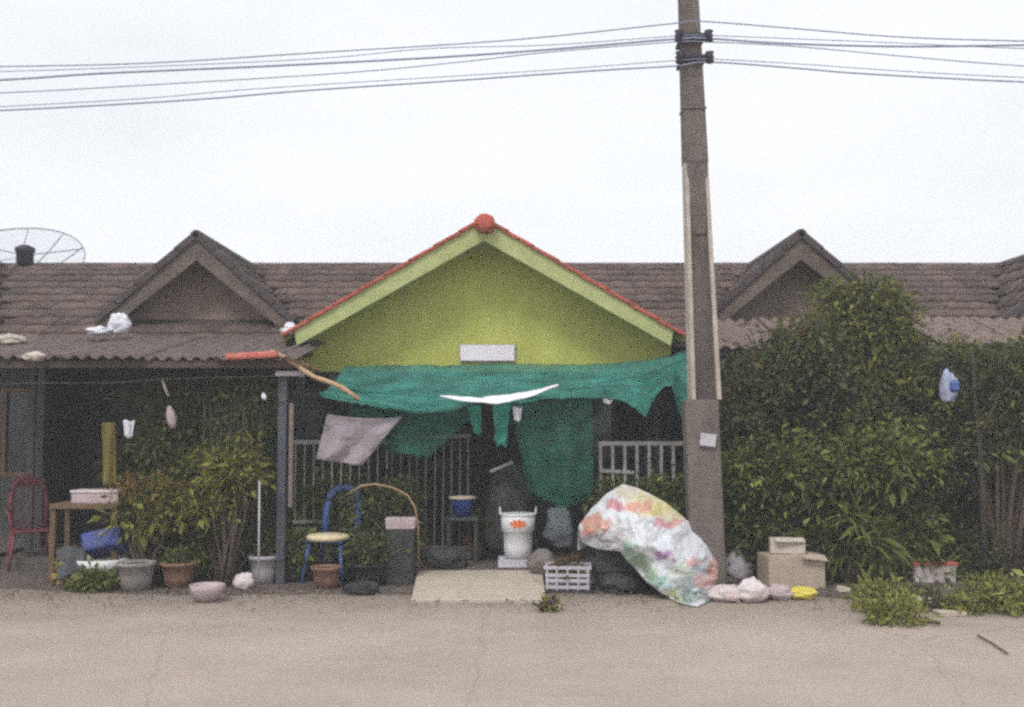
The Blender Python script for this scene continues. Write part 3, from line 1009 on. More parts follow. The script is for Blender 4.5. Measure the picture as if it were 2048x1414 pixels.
# ------------------------------------------------------------------ green shade nets
def surf_obj(name, fn, nu, nv, m, parent=None, solid=.004, smooth=True):
    return MB().grid(fn, nu, nv).build(name, m, parent, smooth=smooth, solid=solid)


def lerp_poly(P, t):
    xs_ = [p[0] for p in P]
    x = xs_[0] + (xs_[-1] - xs_[0]) * t
    for i in range(len(P) - 1):
        if P[i][0] <= x <= P[i + 1][0] + 1e-6:
            f = (x - P[i][0]) / max(1e-6, P[i + 1][0] - P[i][0])
            f = f * f * (3 - 2 * f) * .5 + f * .5
            return Vector(P[i]).lerp(Vector(P[i + 1]), f)
    return Vector(P[-1])


def band(top, bot, Yt, Yb, rip=.02, seed=0, belly=.12, rag=0):
    def fn(u, v):
        a = lerp_poly(top, u); b = lerp_poly(bot, u)
        Y = Yt + (Yb - Yt) * v
        px = a.x + (b.x - a.x) * v; py = a.y + (b.y - a.y) * v
        py += rag * v ** 4 * (fbm(px / 14, 2, seed) + .6 * fbm(px / 4, 5, seed))
        p = at(px, py, Y)
        p.y += rip * fbm(u * 9 + seed, v * 2.5, seed) - belly * math.sin(PI * v) * .4
        p.z += rip * .6 * fbm(u * 5, v * 3, seed + 5) - belly * .3 * math.sin(PI * v)
        return p
    return fn


net = thing('shade_net_canopy', at(1000, 780, 11.2), 'wide green shade net slung below the lime green gable', 'shade net', 'green shade nets')
top1 = [(690, 731), (900, 729), (1100, 729), (1180, 730), (1290, 722), (1372, 702)]
bot1 = [(640, 792), (720, 806), (830, 826), (900, 822), (960, 803), (1080, 800), (1190, 797), (1240, 798), (1270, 812), (1290, 832), (1306, 800), (1325, 775), (1345, 772), (1358, 820), (1374, 856)]
surf_obj('canopy', band(top1, bot1, 11.95, 10.95, .07, 3, .16, 3.5), 240, 22, 'net', net)
# rolled doubled edge along the front, gathered
rollp = [at(x, y - 4, 10.93) for x, y in [(640, 790), (720, 804), (830, 825), (900, 821), (960, 803), (1080, 799), (1190, 797)]]
MB().tube(rollp, [.018, .022, .03, .028, .02, .016, .008], 8).build('hem', 'net', net, smooth=True)
ridge2 = [at(x, y, 11.3) for x, y in [(700, 776), (800, 789), (900, 795), (1000, 792), (1150, 775), (1290, 748), (1372, 718)]]
MB().tube(ridge2, .016, 6).build('tension_fold', 'net', net, smooth=True)

# long white strip of cloth lying in the sag of the net
strip = band([(880 + i * 23.7, 791 + 6 * math.sin(PI * i / 10) - 22 * (i / 10) ** 2) for i in range(11)], [(880 + i * 23.7, 792 + 19 * math.sin(PI * i / 10) - 21 * (i / 10) ** 2) for i in range(11)], 10.93, 10.87, .02, 8, .02)
tag(surf_obj('white_banner', strip, 40, 6, 'white_sign', None, .006), 'long thin white cloth strip caught in the green net', 'cloth')

def curtain(name, label, top, bot, Y, m, seed, amp=.05, freq=14, group='green shade nets', cat='shade net'):
    def fn(u, v):
        a = lerp_poly(top, u); b = lerp_poly(bot, u)
        px = a.x + (b.x - a.x) * v + 5 * fbm(v * 7, seed, u * 2) * (.3 + v); py = a.y + (b.y - a.y) * v
        py += 7 * v ** 3 * (fbm(px / 14, 2, seed) + .5 * fbm(px / 5, 5, seed))
        p = at(px, py, Y)
        p.y += amp * math.sin(u * freq + seed) * (.4 + .6 * v) + amp * .6 * fbm(u * 5, v * 2, seed)
        return p
    return tag(surf_obj(name, fn, 60, 16, m, None, .004), label, cat, group)


curtain('net_curtain', 'dark green net curtain hanging to the ground left of the white fence', [(1020, 805), (1100, 803), (1184, 798)], [(1058, 985), (1120, 1018), (1186, 1000)], 11.15, 'net_thin', 2)
curtain('net_flap', 'frayed dark green net flap sagging over the brown gate', [(700, 812), (830, 822), (960, 806)], [(700, 850), (780, 905), (855, 915), (905, 868), (960, 822)], 11.2, 'net_thin', 5)
curtain('net_scrap', 'bright green net scrap dangling over the dark opening', [(985, 806), (1022, 806)], [(992, 893), (1012, 893)], 11.1, 'net_strip', 7, .02, 6, 'torn net scraps')
curtain('net_scrap', 'pale green net scrap dangling left of the brighter one', [(934, 812), (962, 810)], [(948, 868), (962, 868)], 11.1, 'net_strip', 9, .02, 6, 'torn net scraps')

# scraps of white
for (px, py, w_, h_, lab, nm) in ((1035, 828, 18, 28, 'small white rag tied to the net, right of the dangling scraps', 'white_rag'),
                                  (1216, 803, 20, 9, 'tiny white clip on the net edge above the fence', 'white_clip'),
                                  (257, 858, 22, 34, 'small white rag hanging in the dark left porch', 'white_rag')):
    c = at(px, py, 11.0)
    s = 11.0 / FPX
    def fn(u, v, c=c, w_=w_, h_=h_, s=s):
        t = 1 - .4 * v
        return (c.x + (u - .5) * w_ * s * t, c.y + .02 * math.sin(u * 9), c.z + (.5 - v) * h_ * s + .01 * math.sin(u * 7))
    tag(surf_obj(nm, fn, 10, 8, 'bag_pure', None, .006), lab, 'rag' if nm == 'white_rag' else 'clip')

# hanging mauve grey sheet
def fn(u, v):
    a = Vector((655, 828, 0)).lerp(Vector((805, 833, 0)), u); b = Vector((630, 918, 0)).lerp(Vector((724, 931, 0)), u)
    q = a.lerp(b, v)
    p = at(q.x, q.y + 6 * math.sin(u * PI) * (1 - v), 11.05)
    p.y += .035 * math.sin(u * 11 + v * 2) * (.3 + v) + .03 * fbm(u * 4, v * 4, 2)
    return p
tag(surf_obj('hanging_cloth', fn, 40, 24, 'grey_cloth', None, .008), 'mauve grey cloth hanging at a slant under the green net', 'cloth')

# bamboo pole, coral painted beam
A, B = at(540, 703, 10.75), at(718, 797, 10.7)
bp_ = MB()
pts = [A.lerp(B, i / 10) + Vector((0, 0, .02 * math.sin(i))) for i in range(11)]
bp_.tube(pts, [.020 if i % 2 else .026 for i in range(11)], 8)
tag(bp_.build('bamboo_pole', 'bamboo', smooth=True), 'slanting tan bamboo pole propped against the left end of the green net', 'pole')
A, B = at(530, 712, 10.72), at(640, 742, 10.78)
tag(MB().tube([A, A.lerp(B, .5) + Vector((0, 0, .025)), B], [.022, .028, .02], 8).build('bamboo_stick', 'ochre', smooth=True), 'short yellowish stick lying beside the long bamboo pole', 'pole')
A, B = at(452, 714, 10.62), at(556, 708, 10.66)
tag(MB().beam(A, B, .09, .065).build('painted_beam', 'coral', bevel=.02), 'short coral red beam on the edge of the grey awning', 'beam')

# ------------------------------------------------------------------ bags
def bag_mesh(c, d, seed, neck=0.0, rough=.18, n=26, drape=0.0):
    mb = MB()
    def fn(u, v):
        th = 2 * PI * u; ph = PI * v
        x, y, z = math.sin(ph) * math.cos(th), math.sin(ph) * math.sin(th), math.cos(ph)
        uu = u if u < 1 else 0.0
        th2 = 2 * PI * uu
        q = Vector((math.sin(ph) * math.cos(th2), math.sin(ph) * math.sin(th2), math.cos(ph)))
        k = 1 + rough * noise.fractal(q * 1.7 + Vector((seed, 0, 0)), 1, 2, 4) + rough * .35 * noise.fractal(q * 6 + Vector((seed, 9, 0)), 1, 2, 3)
        zz = z * k
        if neck and v < .22:
            s = v / .22
            x *= .25 + .75 * s; y *= .25 + .75 * s; zz += neck * (1 - s)
        zz = max(zz, -.80)
        return (c[0] + x * k * d[0] / 2, c[1] + y * k * d[1] / 2, c[2] + (zz + .80) * d[2] / 1.8)
    mb.grid(fn, n, n)
    return mb


def bag(name, px, py, wpx, hpx, m, seed, label, cat='bag', group=None, neck=0.0, z=0.0, dep=None, rough=.22):
    p = G(px, py, z)
    s = p.y / FPX
    d = (wpx * s, (dep or wpx * s * .8), hpx * s)
    o = bag_mesh((p.x, p.y + d[1] / 2, z), d, seed, neck, rough).build(name, m, None, smooth=True)
    return tag(o, label, cat, group)


bag('rubbish_bag', 1475, 1168, 78, 60, 'bag_grey', 3, 'knotted grey rubbish bag right of the draped heap', 'rubbish bag', 'rubbish bags by the heap', neck=.35)
bag('rubbish_bag', 1460, 1207, 70, 32, 'bag_white', 5, 'flat whitish rubbish bag on the road edge touching the heap', 'rubbish bag', 'rubbish bags by the heap')
bag('rubbish_bag', 1510, 1208, 66, 44, 'bag_white', 8, 'crumpled pinkish white bag in front of the cardboard box', 'rubbish bag', 'rubbish bags by the heap', neck=.2)
bag('rubbish_bag', 1565, 1203, 56, 30, 'pinkish', 12, 'low pale bag between pinkish bag and yellow bag', 'rubbish bag', 'rubbish bags by the heap')
bag('yellow_bag', 1612, 1202, 58, 25, 'yellow', 14, 'small yellow plastic bag below the cardboard box', 'bag')
# roof rubbish
def roofbag(px, py, Y, wpx, hpx, m, seed, label, name='plastic_bag'):
    c = at(px, py, Y); s = Y / FPX
    tag(bag_mesh((c.x, c.y, c.z), (wpx * s, .25, hpx * s), seed, .15, .3).build(name, m, None, smooth=True), label, 'plastic bag')
roofbag(238, 668, 12.3, 44, 40, 'bag_pure', 21, 'white plastic bag caught on the roof left of the dark gable')
roofbag(198, 670, 12.2, 50, 16, 'bag_pure', 22, 'flat white plastic scrap on the left awning beside a bag')
roofbag(581, 671, 11.9, 34, 24, 'bag_pure', 23, 'small white bundle at the lower left end of the green gable')
roofbag(20, 690, 12.0, 60, 22, 'card_pale', 25, 'pale bundle lying on the left end of the grey awning')
roofbag(70, 722, 10.75, 46, 18, 'card_pale', 26, 'dirty pale rag hanging over the left awning edge', 'hanging_rag')

# ------------------------------------------------------------------ draped patterned heap
HB = G(1300, 1190)
top = [(1155, 1052), (1180, 1020), (1215, 985), (1245, 968), (1275, 975), (1330, 1003), (1375, 1040), (1412, 1075), (1436, 1110), (1441, 1150)]
bot = [(1163, 1085), (1195, 1098), (1240, 1103), (1262, 1130), (1285, 1155), (1320, 1186), (1360, 1206), (1395, 1213), (1420, 1200), (1440, 1172)]
def heap_pts():
    nu, nv = 150, 90
    V = []; C = []
    r = random.Random(3)
    blobs = [  # print patches: x,y,rx,ry,colour
        (1300, 1008, 42, 24, (.72, .62, .22)), (1340, 1022, 30, 18, (.70, .60, .25)), (1255, 985, 24, 14, (.62, .52, .33)),
        (1190, 1048, 32, 18, (.66, .19, .06)), (1225, 1010, 20, 11, (.62, .12, .16)), (1172, 1066, 18, 11, (.62, .12, .07)),
        (1275, 1015, 24, 11, (.70, .25, .22)), (1325, 1046, 16, 10, (.66, .10, .17)), (1360, 1040, 16, 8, (.66, .28, .2)),
        (1330, 1112, 20, 7, (.42, .12, .45)), (1432, 1135, 14, 44, (.70, .22, .15)), (1405, 1165, 16, 12, (.72, .35, .28)),
        (1400, 1060, 9, 12, (.68, .32, .3)), (1375, 1195, 30, 11, (.25, .40, .30)), (1275, 1120, 20, 15, (.16, .42, .18)),
        (1255, 1100, 14, 13, (.20, .45, .25)), (1315, 1165, 22, 14, (.25, .55, .45)), (1345, 1190, 16, 10, (.55, .55, .22)),
        (1300, 1140, 12, 20, (.30, .50, .25)), (1415, 1195, 16, 12, (.10, .18, .17)), (1360, 1140, 24, 10, (.62, .70, .50)),
        (1205, 1075, 12, 10, (.5, .42, .5)), (1385, 1125, 10, 7, (.70, .35, .35)), (1345, 1075, 9, 6, (.60, .60, .75))]
    for j in range(nv + 1):
        v = j / nv
        for i in range(nu + 1):
            u = i / nu
            a = lerp_poly(top, u); b = lerp_poly(bot, u)
            q = a.lerp(b, v)
            ev = math.sin(PI * min(1, v * .62 + .0))           # comes forward going down
            ux = (q.x - 1155) / 286
            edge = math.sin(PI * min(max(u, 0), 1)) ** .5
            Yd = 10.62 - edge * (.18 * v + .10 + .46 * math.sin(PI * min(1, v * .80) ** .9))
            lump = .11 * fbm(q.x / 85, q.y / 65, 1.3) + .022 * fbm(q.x / 34 + q.y / 40, q.y / 38, 7)
            th = math.atan2(q.y - 950, q.x - 1235); dd = math.hypot(q.y - 950, q.x - 1235)
            fold = .030 * math.sin(th * 13 + 2.2 * fbm(q.x / 90, q.y / 90, 4)) * min(1, dd / 130) + .012 * math.sin(th * 31 + dd / 40) * min(1, dd / 200)
            Yf = Yd + lump + fold
            if q.y > 1150:
                Yf = min(Yf, G(q.x, q.y, .015).y)
            p = at(q.x + 3 * fbm(q.x / 30, q.y / 30, 3), q.y, Yf)
            p.z = max(p.z, .012)
            V.append(p)
            col = np.array((.74, .76, .80))
            for (bx, by, rx, ry, bc) in blobs:
                wx = 15 * fbm(q.x / 16, q.y / 16, bx * .01); wy = 12 * fbm(q.x / 14, q.y / 14, by * .013)
                d = ((q.x + wx - bx) / rx) ** 2 + ((q.y + wy - by) / ry) ** 2
                if d < 1.5:
                    f = min(1, max(0, (1.5 - d) / .8)) * .68
                    col = col * (1 - f) + np.array(bc) * f
            nzv = fbm(q.x / 10, q.y / 10, 11)
            f2 = min(1, max(0, (nzv - .15) / .5)) * .35; col = col * (1 - f2) + np.array((.66, .42, .44)) * f2
            f2 = min(1, max(0, (-nzv - .2) / .5)) * .35; col = col * (1 - f2) + np.array((.42, .56, .52)) * f2
            C.append(col)
    # back half: falls behind
    return V, C, nu, nv
V, C, nu, nv = heap_pts()
heap = thing('draped_heap', (HB.x, HB.y + .4, 0), 'tall heap draped in a white plastic sheet printed red, yellow and green', 'covered heap')
mb = MB()
fs = []
for j in range(nv):
    for i in range(nu):
        a = j * (nu + 1) + i
        fs.append((a, a + 1, a + nu + 2, a + nu + 1))
mb.add(V, fs)
# rear fall of the sheet, from the top edge down behind
b0 = len(mb.v)
nb = 14
for j in range(1, nb + 1):
    for i in range(nu + 1):
        p = Vector(V[i]); f = j / nb
        q = Vector((p.x + .05 * math.sin(i * .3) * f, p.y + .12 * math.sin(f * PI / 2) + .42 * f * math.sin(PI * i / nu) + .03 * math.sin(i * .35), max(.012, p.z * (1 - .42 * f))))
        mb.v.append(tuple(q)); C.append(np.array((.70, .70, .74)))
for j in range(nb):
    for i in range(nu):
        a = (b0 + (j - 1) * (nu + 1) + i) if j else i
        an = (b0 + (j - 1) * (nu + 1) + i + 1) if j else i + 1
        c_ = b0 + j * (nu + 1) + i
        mb.f.append((an, a, c_, c_ + 1))
me = mb.mesh('plastic_sheet', 'print', True)
set_cols(me, np.array(C))
o = bpy.data.objects.new('plastic_sheet', me); COL.objects.link(o)
o.parent = heap; o.matrix_parent_inverse = Matrix.Translation(-world_loc(heap))
md = o.modifiers.new('s', 'SOLIDIFY'); md.thickness = .004
# handcart under the sheet
cx_, cy_ = at(1300, 1100, 10.45).x, 10.62
ct = thing('handcart', (cx_, cy_, 0), 'dark wooden handcart half hidden under the printed sheet', 'handcart')
MB().box((cx_ - .02, cy_, .42), (1.0, .5, .05)).build('deck', 'dark_tarp', ct)
MB().box((cx_ - .02, cy_ - .23, .30), (1.0, .03, .2)).build('side_board', 'dark_tarp', ct)
for sx in (-.46, .42):
    for sy in (-.2, .2):
        MB().box((cx_ + sx, cy_ + sy, .2), (.05, .05, .4)).build('leg', 'dark_tarp', ct)
MB().box((cx_ - .1, cy_ + .05, .19), (.75, .34, .26), rz=.1).build('stowed_box', 'dark_tarp', ct)
bag('black_sack', 1225, 1165, 110, 52, 'dark_tarp', 31, 'slumped black sack in the shade under the handcart', 'sack', dep=.4)
tag(bag_mesh((cx_ - .02, cy_, .45), (.62, .36, .34), 8, .2, .25).build('stuffed_sack', 'grey_cloth', None, smooth=True), 'stuffed grey sack on the cart, covered by the sheet', 'sack')

# ------------------------------------------------------------------ concrete ramp slab
z1 = .13
a, b = G(822, 1205), G(1092, 1205)
c, d = G(1084, 1128, z1), G(838, 1126, z1)
mb = MB().add([(a.x, a.y, .03), (b.x, b.y, .03), (c.x, c.y, z1), (d.x, d.y, z1), (a.x, a.y, -.02), (b.x, b.y, -.02), (c.x, c.y, -.02), (d.x, d.y, -.02)],
              [(0, 1, 2, 3), (4, 5, 1, 0), (5, 6, 2, 1), (6, 7, 3, 2), (7, 4, 0, 3), (4, 7, 6, 5)])
tag(mb.build('concrete_ramp', 'slab', bevel=.012), 'pale concrete ramp slab leading up to the house entrance', 'ramp')

# ------------------------------------------------------------------ pots, buckets, planters
def pot_profile(r, h, kind='pot'):
    if kind == 'bowl':
        return [(r * .45, 0), (r * .75, h * .25), (r * .95, h * .7), (r, h), (r * .93, h), (r * .86, h * .72), (r * .5, h * .3), (.001, h * .28)]
    return [(r * .68, 0), (r * .80, h * .45), (r * .92, h * .86), (r, h * .87), (r, h), (r * .9, h), (r * .86, h * .85), (.001, h * .83)]


def potted(name, label, px, py, wpx, hpx, m, fol=None, kind='pot', cat='plant pot', z=0.0, group=None, seed=1, soil=True, rimm=None):
    """px,py: foot of the pot"""
    p = G(px, py, z); s = p.y / FPX
    r, h = wpx * s / 2, hpx * s
    c = Vector((p.x, p.y + r * .7, z))
    t = thing(name, c, label, cat, group)
    MB().lathe(pot_profile(r, h, kind), c, 28, .012).build('pot', m, t, smooth=True)
    if soil:
        MB().lathe([(r * .84, 0), (r * .86, .012)], c + Vector((0, 0, h * (.70 if kind == 'bowl' else .86))), 20).build('soil', 'soil', t)
    if rimm:
        MB().lathe([(r * 1.0, h * .9), (r * 1.06, h * .93), (r * 1.05, h * 1.02), (r * .95, h * 1.03), (r * .93, h * .92)], c, 28).build('rim', rimm, t, smooth=True)
    if fol:
        bw, bh, n, size, cols = fol
        blobs = [(c + Vector((0, 0, h + bh * s * .45)), (bw * s / 2, bw * s / 2 * .8, bh * s / 2), 1)]
        mb = MB(); stems(mb, c + Vector((0, 0, h * .8)), blobs, seed, .007, 5)
        mb.build('stem', 'bark', t)
        leaves('leaves', t, blobs, n, size, cols, seed, sprig=.05, shell=.2)
    return t


PG = 'potted plants at the front of the left porch'
# basin with yellow and green foliage spilling out
t = potted('wash_basin', 'white rimmed basin spilling yellow and green leaves onto the road', 182, 1180, 118, 58, 'white', None, 'bowl', 'basin')
c = world_loc(t)
leaves('leaves', t, [(c + Vector((.05, -.16, .10)), (.24, .18, .10), 3), (c + Vector((.03, -.26, .09)), (.20, .16, .11), 2)], 3200, .055, GREEN + LIGHT[:2], 5, sprig=.05, shell=.3)
leaves('yellow_leaves', t, [(c + Vector((-.22, -.14, .20)), (.11, .14, .12), 1)], 900, .05, [(.42, .28, .03), (.5, .36, .05), (.25, .2, .03)], 6, sprig=.04, shell=.2)
potted('stone_pot', 'round grey stone pot right of the basin', 262, 1186, 78, 58, 'pot_grey', None, 'pot', z=0, group=PG)
potted('grey_bowl', 'wide grey bowl behind the stone pot', 282, 1140, 76, 36, 'pot_grey', (50, 20, 160, .04, DARK), 'bowl', cat='bowl')
potted('clay_pot', 'terracotta pot holding a low dark plant', 348, 1180, 72, 52, 'pot_clay', (70, 24, 300, .04, GREEN), 'pot', group=PG, seed=3)
potted('lime_plant', 'small bright lime green plant in a black pot', 340, 1150, 44, 44, 'pot_black', (56, 46, 600, .035, LIME), 'pot', cat='potted plant', seed=4)
potted('pink_bowl', 'pinkish white bowl standing alone at the road edge', 407, 1207, 70, 34, 'pinkish', None, 'bowl', cat='bowl', soil=False)
potted('metal_pail', 'dented grey pail below the blue grey post', 522, 1172, 62, 58, 'bag_grey', (50, 20, 200, .04, DARK), 'pot', cat='bucket', seed=5)
potted('black_pot', 'black plant pot left of the pale ramp', 795, 1172, 60, 50, 'pot_black', (70, 50, 600, .045, GREEN), 'pot', cat='potted plant', seed=6)
potted('black_pot', 'wide black pot between blue chair and ramp', 735, 1178, 70, 48, 'pot_black', (80, 60, 600, .05, DARK), 'pot', cat='potted plant', seed=7)
potted('red_leaf_plant', 'reddish leafed plant in a clay pot at the ramp top', 868, 1122, 50, 36, 'pot_clay', (80, 58, 700, .05, REDDISH), 'pot', cat='potted plant', seed=8, z=.02)
potted('leafy_plant', 'green and rust leafed plant right of the reddish one', 945, 1120, 52, 34, 'pot_clay', (88, 56, 700, .05, REDDISH + GREEN), 'pot', cat='potted plant', seed=9, z=.14)
potted('clay_pot', 'terracotta pot under the seat of the blue chair', 648, 1182, 62, 46, 'pot_clay', None, 'pot', seed=10)
potted('orange_pot', 'orange flower pot among leaves above the left table', 285, 1000, 44, 24, 'coral', (60, 46, 300, .04, YELLOWG), 'pot', cat='potted plant', seed=11, z=.62)
potted('orange_pot', 'orange flower pot amid the shrubs left of the post', 410, 990, 40, 24, 'coral', (60, 50, 300, .04, GREEN), 'pot', cat='potted plant', seed=12, z=.66)
# stand carrying those two pots
a, b = G(240, 1000, .62), G(470, 1000, .62)
st = thing('plant_stand', ((a.x + b.x) / 2, a.y + .15, 0), 'low timber stand carrying two orange flower pots', 'plant stand')
MB().box(((a.x + b.x) / 2, a.y + .12, .59), (b.x - a.x, .3, .04)).build('shelf', 'timber', st)
for x in (a.x + .04, b.x - .04):
    for y in (a.y, a.y + .24):
        MB().box((x, y, .285), (.04, .04, .57)).build('leg', 'timber', st)

# more pots, bowls and bins crowded along the left porch and the entrance
potted('tan_basin', 'shallow tan basin balanced behind the grey bowl', 318, 1132, 60, 24, 'card', None, 'bowl', cat='basin', soil=False, z=.05)
potted('black_pot', 'small black pot with ferny leaves between clay pot and stone pot', 308, 1172, 44, 34, 'pot_black', (80, 60, 700, .05, DARK + GREEN), 'pot', cat='potted plant', seed=21)
potted('dark_bin', 'round dark bin with leaves behind the pink bowl', 425, 1165, 66, 48, 'pot_black', (110, 90, 1200, .06, GREEN + DARK), 'pot', cat='potted plant', seed=22)
potted('rusty_pot', 'small rusty red pot left of the crumpled rag', 448, 1168, 36, 30, 'pot_clay', (50, 40, 350, .05, REDDISH), 'pot', cat='potted plant', seed=23)
potted('grass_pot', 'black pot with long grassy leaves beside the blue grey post', 585, 1168, 50, 34, 'pot_black', (60, 70, 420, .09, LIGHT[:2] + GREEN), 'pot', cat='potted plant', seed=24)
potted('dark_planter', 'low dark planter beside the right leg of the blue chair', 700, 1170, 46, 40, 'pot_black', (70, 70, 600, .05, GREEN), 'pot', cat='potted plant', seed=25)
potted('fern_pot', 'drooping fern in a dark pot below the pinkish trough', 805, 1150, 46, 34, 'pot_black', (80, 60, 800, .07, LIGHT[:3]), 'pot', cat='potted plant', seed=26)
potted('entrance_plant', 'leafy brown green plant just left of the white pail', 975, 1118, 40, 30, 'pot_black', (60, 50, 500, .05, REDDISH + DARK), 'pot', cat='potted plant', seed=27, z=.14)
potted('rusty_plant', 'rust tinged leafy plant in front of the dark stool', 905, 1100, 44, 30, 'pot_black', (90, 60, 700, .06, REDDISH + DARK), 'pot', cat='potted plant', seed=28, z=.14)
bag('dark_sack', 890, 1140, 90, 42, 'dark_tarp', 33, 'slumped dark sack at the back edge of the pale ramp', 'sack', dep=.25, z=.12)
bag('brown_sack', 1085, 1150, 60, 46, 'fence_dark', 34, 'brown sack squeezed between white pail and crate', 'sack', dep=.25, z=.10)
bag('dark_bag', 1250, 1190, 90, 40, 'dark_tarp', 35, 'small dark bag lying under the front of the printed sheet', 'bag', dep=.25)
bag('black_bag', 720, 1192, 70, 26, 'pot_black', 36, 'flat black bag lying in front of the wide black pot', 'bag', dep=.2)
# litter on ground by pail
bag('white_rag_heap', 484, 1182, 42, 34, 'bag_white', 41, 'crumpled white rag on the ground beside the grey pail', 'rag')

# blue tub tipped on its side
c = at(212, 1087, 10.75)
t = thing('blue_tub', (c.x, c.y, 0), 'deep blue plastic tub tipped behind the white basin', 'tub')
mb = MB().box((0, 0, 0), (.35, .28, .19), taper=1.12)
for i in range(len(mb.v)):
    mb.v[i] = tuple(Matrix.Rotation(-.22, 3, 'Y') @ (Matrix.Rotation(-.5, 3, 'X') @ Vector(mb.v[i])) + Vector((c.x, c.y, c.z)))
mb.build('tub_body', 'blue', t, bevel=.03)
MB().box((c.x, c.y + .05, .09), (.4, .3, .18)).build('support_block', 'dark_tarp', t)
def fn(u, v):
    p = at(112 + 55 * u, 1102 + 60 * v - 10 * math.sin(PI * u), 10.55 - .12 * v)
    p.y += .03 * math.sin(u * 8 + v * 3); p.z = max(p.z, .012)
    return p
tag(surf_obj('blue_rag', fn, 16, 14, 'blue_grey', None, .008), 'faded blue cloth draped at the left of the basin', 'cloth')

# ------------------------------------------------------------------ table with box, left
T0 = at(172, 1012, 10.75)
tb = thing('ochre_table', (T0.x, 10.75, 0), 'ochre wooden table in the left porch', 'table')
MB().box((T0.x, 10.9, T0.z), (.66, .45, .05)).build('tabletop', 'ochre', tb, bevel=.006)
for sx in (-.30, .30):
    for sy in (-.18, .18):
        MB().box((T0.x + sx, 10.9 + sy, T0.z / 2 - .013), (.05, .05, T0.z - .026)).build('leg', 'ochre', tb)
bx = thing('foam_box', (T0.x + .09, 10.85, T0.z + .025), 'pinkish white foam box lying on the ochre table', 'box')
MB().box((T0.x + .09, 10.85, T0.z + .075), (.46, .24, .10)).build('box_body', 'pinkish', bx, bevel=.008)
MB().box((T0.x + .09, 10.85, T0.z + .14), (.48, .26, .025)).build('lid', 'bag_white', bx, bevel=.006)

# ------------------------------------------------------------------ chairs
def chair(name, label, loc, rz, m, seat_m=None, H=.93, sh=.42, arch=True):
    t = thing(name, loc, label, 'chair', None)
    R = Matrix.Rotation(rz, 3, 'Z'); L0 = Vector(loc)
    def W(x, y, z): return L0 + R @ Vector((x, y, z))
    sw, sdp = .40, .38
    # seat: dished plate
    MB().grid(lambda u, v: W((u - .5) * sw * (1 - .12 * v), (v - .5) * sdp, sh - .02 * math.sin(PI * u) * math.sin(PI * v)), 10, 10).build('seat', m, t, smooth=True, solid=.02)
    for sx in (-1, 1):
        for sy in (-1, 1):
            MB().tube([W(sx * .17, sy * .15, sh - .01), W(sx * .22, sy * .20, 0)], [.022, .017], 8).build('leg', m, t, smooth=True)
    # arched back frame
    n = 18
    pts = []
    for i in range(n + 1):
        a = PI * i / n
        x = -.185 * math.cos(a); zz = sh + .16 + (H - sh - .16) * math.sin(a) ** .55 if 0 < i < n else sh
        pts.append(W(x * (1.0 if 0 < i < n else .95), .19 + .10 * (zz - sh) / (H - sh), zz))
    MB().tube(pts, .038 if arch else .026, 8).build('back_frame', m, t, smooth=True)
    if not arch:
        for i in range(5):
            x = -.13 + .065 * i
            MB().beam(W(x, .20, sh), W(x * 1.05, .27, H - .06), .012, .028).build('back_slat', m, t)
        MB().beam(W(-.17, .285, H - .05), W(.17, .285, H - .05), .02, .09).build('top_rail', m, t, bevel=.008)
    for sx in (-1, 1):
        MB().tube([W(sx * .20, .17, sh + .20), W(sx * .24, .02, sh + .22), W(sx * .22, -.14, sh + .18), W(sx * .19, -.16, sh)], .016, 6).build('armrest', m, t, smooth=True) if not arch else None
    return t


p = G(648, 1178)
chair('blue_chair', 'blue plastic chair with open arched back', (p.x + .0, p.y + .42, 0), -.30, 'blue_chair')
cs = thing('seat_cushion', (p.x, p.y + .40, .43), 'round cream cushion on the blue chair', 'cushion')
MB().lathe([(.15, 0), (.205, .012), (.215, .035), (.20, .058), (.13, .068), (.02, .07)], (p.x - .02, p.y + .32, .425), 26).build('pad', 'cream', cs, smooth=True)
p = G(46, 1142)
chair('red_chair', 'dusty red plastic chair at the left edge of the porch', (p.x, p.y + .15, 0), .5, 'red_plastic', arch=False, H=.98)

# ------------------------------------------------------------------ posts
p = at(562, 1130, 10.9)
t = thing('blue_post', (p.x, 10.9, 0), 'blue grey post standing between the left porch and blue chair', 'post')
zt = at(565, 752, 10.9).z
MB().box((p.x, 10.9, zt / 2), (.085, .09, zt)).build('shaft', 'blue_grey', t, bevel=.006)
MB().box((p.x + .07, 10.88, zt + .02), (.26, .16, .05)).build('cap', 'bag_grey', t, bevel=.005)
MB().box((p.x + .09, 10.89, zt * .62), (.035, .08, zt * .5)).build('edge_strip', 'fence_dark', t)
a = at(520, 963, 10.5)
tag(MB().tube([(a.x, 10.5, .0), (a.x - .005, 10.5, a.z)], .009, 8).build('white_stake', 'lav_plastic', smooth=True), 'thin white stake in front of the blue grey post', 'stake')

# ------------------------------------------------------------------ dark things in entrance
c = G(1015, 1050, .14)
tag(bag_mesh((-.02, 11.75, .14), (.52, .4, .98), 51, .15, .3).build('covered_bundle', 'dark_tarp', None, smooth=True), 'dark tarpaulin bundle in the entrance behind the white pail', 'bundle')
A, B = at(980, 943, 11.5), at(1026, 924, 11.6)
tag(MB().beam(A, B, .02, .03).build('pale_stick', 'fence_white', bevel=.005), 'short pale stick leaning over the dark bundle', 'stick')
c = at(925, 1032, 11.5)
t = thing('dark_stool', (c.x, 11.5, .14), 'dark low wooden stool inside the porch carrying the blue bucket', 'stool')
MB().box((c.x, 11.5, c.z - .02), (.34, .3, .04)).build('seat', 'dark_tarp', t)
for sx in (-.14, .14):
    for sy in (-.11, .11):
        MB().box((c.x + sx, 11.5 + sy, (c.z - .04 + .14) / 2), (.035, .035, c.z - .18)).build('leg', 'dark_tarp', t)
